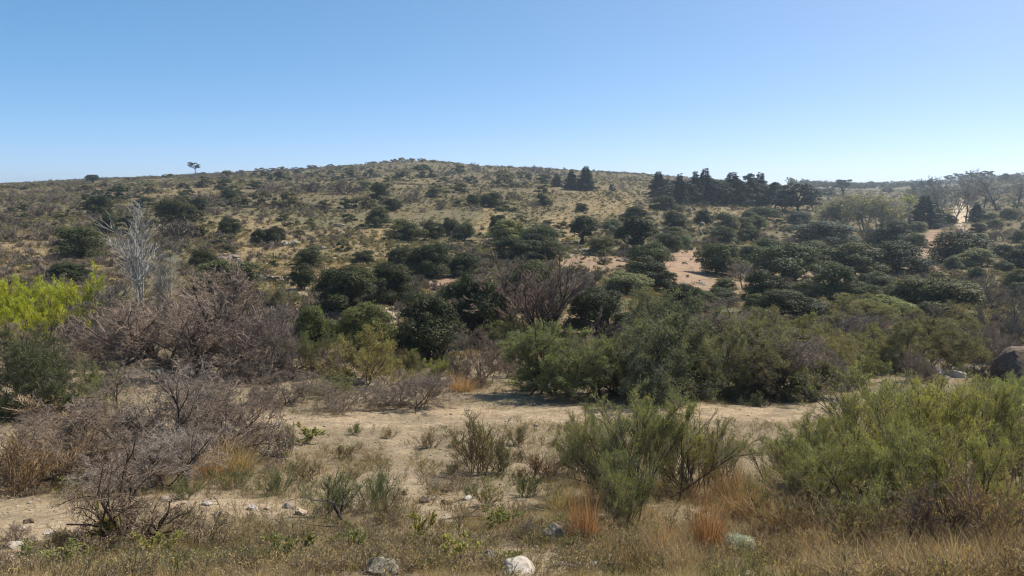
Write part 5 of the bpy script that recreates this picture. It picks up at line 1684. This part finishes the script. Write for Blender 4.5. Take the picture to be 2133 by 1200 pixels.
def brown_brush():
    r = np.random.default_rng(16)

    def brush(g, q):
        d = cone_dirs(q, 34, 5, 75)
        P, A = grow(q, np.zeros((34, 3)), d, q.uniform(.5, 1, 34), np.full(34, .03), 2, .25, .02, .6)
        tubes(g, P, A, 3, np.clip(q.normal(.5, .2, 34), 0, 1))
        c, dd, L, w = spawn(q, P, A, np.full(34, .6), 3, .3, 1, (20, 60), (.4, .7))
        P, A = grow(q, c, dd, L, np.full(len(c), .02), 2, .25, .02, .6)
        tubes(g, P, A, 3, np.clip(q.normal(.5, .2, len(c)), 0, 1))
    pr = mini(brush, 5)
    X, Y, Z = scatter_px(15000, -260, 2400, 46, 620, r)
    p, rd, st, pl = pathmask(X, Y, Z)
    px = project(X, Y, Z)[0]
    keep = r.random(len(X)) < np.clip(.2 + 2.6 * N3.fbm(X / 26, Y / 40, 3) + .3 * (px < 700) - .3 * st, .03, 1) * (1 - .93 * np.maximum(rd, pl))
    X, Y, Z = X[keep], Y[keep], Z[keep]
    S = r.uniform(.4, 1.0, len(X)) * (1 + .0025 * Y)
    g = Geo()
    stamp(g, pr, X, Y, Z, S, r.uniform(0, 6.28, len(X)), r.normal(0, .15, len(X)), r.integers(0, 5, len(X)))
    stuff('hill_bare_brush', g, [M_BARK], (.21, .165, .122), 'low grey-brown leafless brush over the hillside')


brown_brush()


def far_wood():
    r = np.random.default_rng(9)

    def blobt(g, q):
        c = np.concatenate([q.normal(0, .25, (6, 2)), q.uniform(.3, .8, (6, 1))], 1)
        crown_leaves(g, q, c, q.uniform(.18, .3, 6), 90, .2, .5, .7, .9, .4, .3)
    pr = mini(blobt, 5)
    g = Geo()
    n = 2600
    px = r.uniform(1640, 2240, n)
    Y = r.uniform(700, 2300, n)
    X = (px - CX) / FPX * Y
    Z = height(X, Y)
    keep = r.random(n) < np.clip(.6 + 1.2 * N1.fbm(X / 160, Y / 160, 2), .05, 1)
    X, Y, Z = X[keep], Y[keep], Z[keep]
    stamp(g, pr, X, Y, Z, r.uniform(4, 10, len(X)), r.uniform(0, 6.28, len(X)), r.normal(0, .15, len(X)), r.integers(0, 5, len(X)))
    # scrubby wood clothing the rise on the far side of the valley
    n = 2200
    px = r.uniform(1880, 2420, n)
    Y = r.uniform(300, 640, n)
    X = (px - CX) / FPX * Y
    Z = height(X, Y)
    keep = (r.random(n) < np.clip(.55 + 1.0 * N1.fbm(X / 40, Y / 60, 2), .05, 1)) & (blob(px, project(X, Y, Z)[1], 2003, 452, 24, 40) < .1)
    X, Y, Z = X[keep], Y[keep], Z[keep]
    stamp(g, pr, X, Y, Z, r.uniform(1.5, 4.5, len(X)), r.uniform(0, 6.28, len(X)), r.normal(.1, .2, len(X)), r.integers(0, 5, len(X)))
    stuff('distant_woodland', g, [M_SOFT], (.075, .08, .055), 'far-off woodland along the valley and the distant ridge')


near_cover()
hill_cover()
far_wood()

# ------------------------------------------------------------------ air
def haze_box():
    me = bpy.data.meshes.new('haze')
    x0, x1, y0, y1, z0, z1 = -3720, 3720, -60, 3260, HZ_LO, HZ_HI
    V = [(x0, y0, z0), (x1, y0, z0), (x1, y1, z0), (x0, y1, z0), (x0, y0, z1), (x1, y0, z1), (x1, y1, z1), (x0, y1, z1)]
    me.from_pydata(V, [], [(0, 3, 2, 1), (4, 5, 6, 7), (0, 1, 5, 4), (1, 2, 6, 5), (2, 3, 7, 6), (3, 0, 4, 7)])
    m, nt = nodes_of('thin_air')
    v = node(nt, 'ShaderNodeVolumePrincipled')
    v.inputs['Color'].default_value = (.72, .86, 1, 1)
    v.inputs['Density'].default_value = HAZE
    v.inputs['Anisotropy'].default_value = .4
    out = node(nt, 'ShaderNodeOutputMaterial')
    nt.links.new(v.outputs[0], out.inputs['Volume'])
    me.materials.append(m)
    o = bpy.data.objects.new('haze', me)
    COL.objects.link(o)
    tag(o, 'thin blue haze filling the valley air', 'haze', None, 'stuff')


HAZE = .00022
zs = height(np.linspace(-3600, 3600, 400)[:, None], np.exp(np.linspace(math.log(8), math.log(3200), 300))[None])
HZ_LO, HZ_HI = float(zs.min()) - 4, float(zs.max()) + 22
if HAZE:
    haze_box()

# ------------------------------------------------------------------ light, sky, camera
az, el = rad(SUN_AZ), rad(SUN_EL)
sd = Vector((math.sin(az) * math.cos(el), math.cos(az) * math.cos(el), math.sin(el)))
li = bpy.data.lights.new('sun', 'SUN')
li.energy = 4.3
li.angle = rad(.53)
li.color = (1, .945, .86)
lo = bpy.data.objects.new('sun', li)
lo.rotation_euler = sd.to_track_quat('Z', 'Y').to_euler()
COL.objects.link(lo)

wd = bpy.data.worlds.new('World')
SC.world = wd
wd.use_nodes = True
nt = wd.node_tree
nt.nodes.clear()
sky = nt.nodes.new('ShaderNodeTexSky')
sky.sky_type = 'NISHITA'
sky.sun_disc = False
sky.sun_elevation = el
sky.sun_rotation = az
sky.altitude = 700
sky.air_density = .4
sky.dust_density = 1.2
sky.ozone_density = 4
bg = nt.nodes.new('ShaderNodeBackground')
bg.inputs['Strength'].default_value = .15
wo = nt.nodes.new('ShaderNodeOutputWorld')
hs = nt.nodes.new('ShaderNodeHueSaturation')
hs.inputs['Saturation'].default_value = 1.28
hs.inputs['Value'].default_value = 1.85
hs.inputs['Hue'].default_value = .498
gm = nt.nodes.new('ShaderNodeGamma')
gm.inputs['Gamma'].default_value = .62
nt.links.new(sky.outputs[0], hs.inputs['Color'])
nt.links.new(hs.outputs[0], gm.inputs[0])
nt.links.new(gm.outputs[0], bg.inputs['Color'])
nt.links.new(bg.outputs[0], wo.inputs['Surface'])

cam = bpy.data.cameras.new('camera')
cam.sensor_width = 36
cam.lens = 36 * FPX / 2133
cam.clip_start, cam.clip_end = .1, 9000
co = bpy.data.objects.new('camera', cam)
co.location = (0, 0, 0)
co.rotation_euler = (math.pi / 2 - PITCH, 0, 0)
COL.objects.link(co)
SC.camera = co

SC.render.engine = 'CYCLES'
SC.view_settings.view_transform = 'Standard'
SC.view_settings.look = 'None'
SC.view_settings.exposure = .7
SC.view_settings.gamma = 1
SC.view_settings.use_curve_mapping = False
SC.cycles.max_bounces = 6
SC.cycles.diffuse_bounces = 3
SC.cycles.transmission_bounces = 3
SC.cycles.volume_bounces = 1
SC.cycles.transparent_max_bounces = 8
SC.cycles.use_denoising = True
SC.cycles.pixel_filter_type = 'BLACKMAN_HARRIS'
SC.cycles.filter_width = 1.15
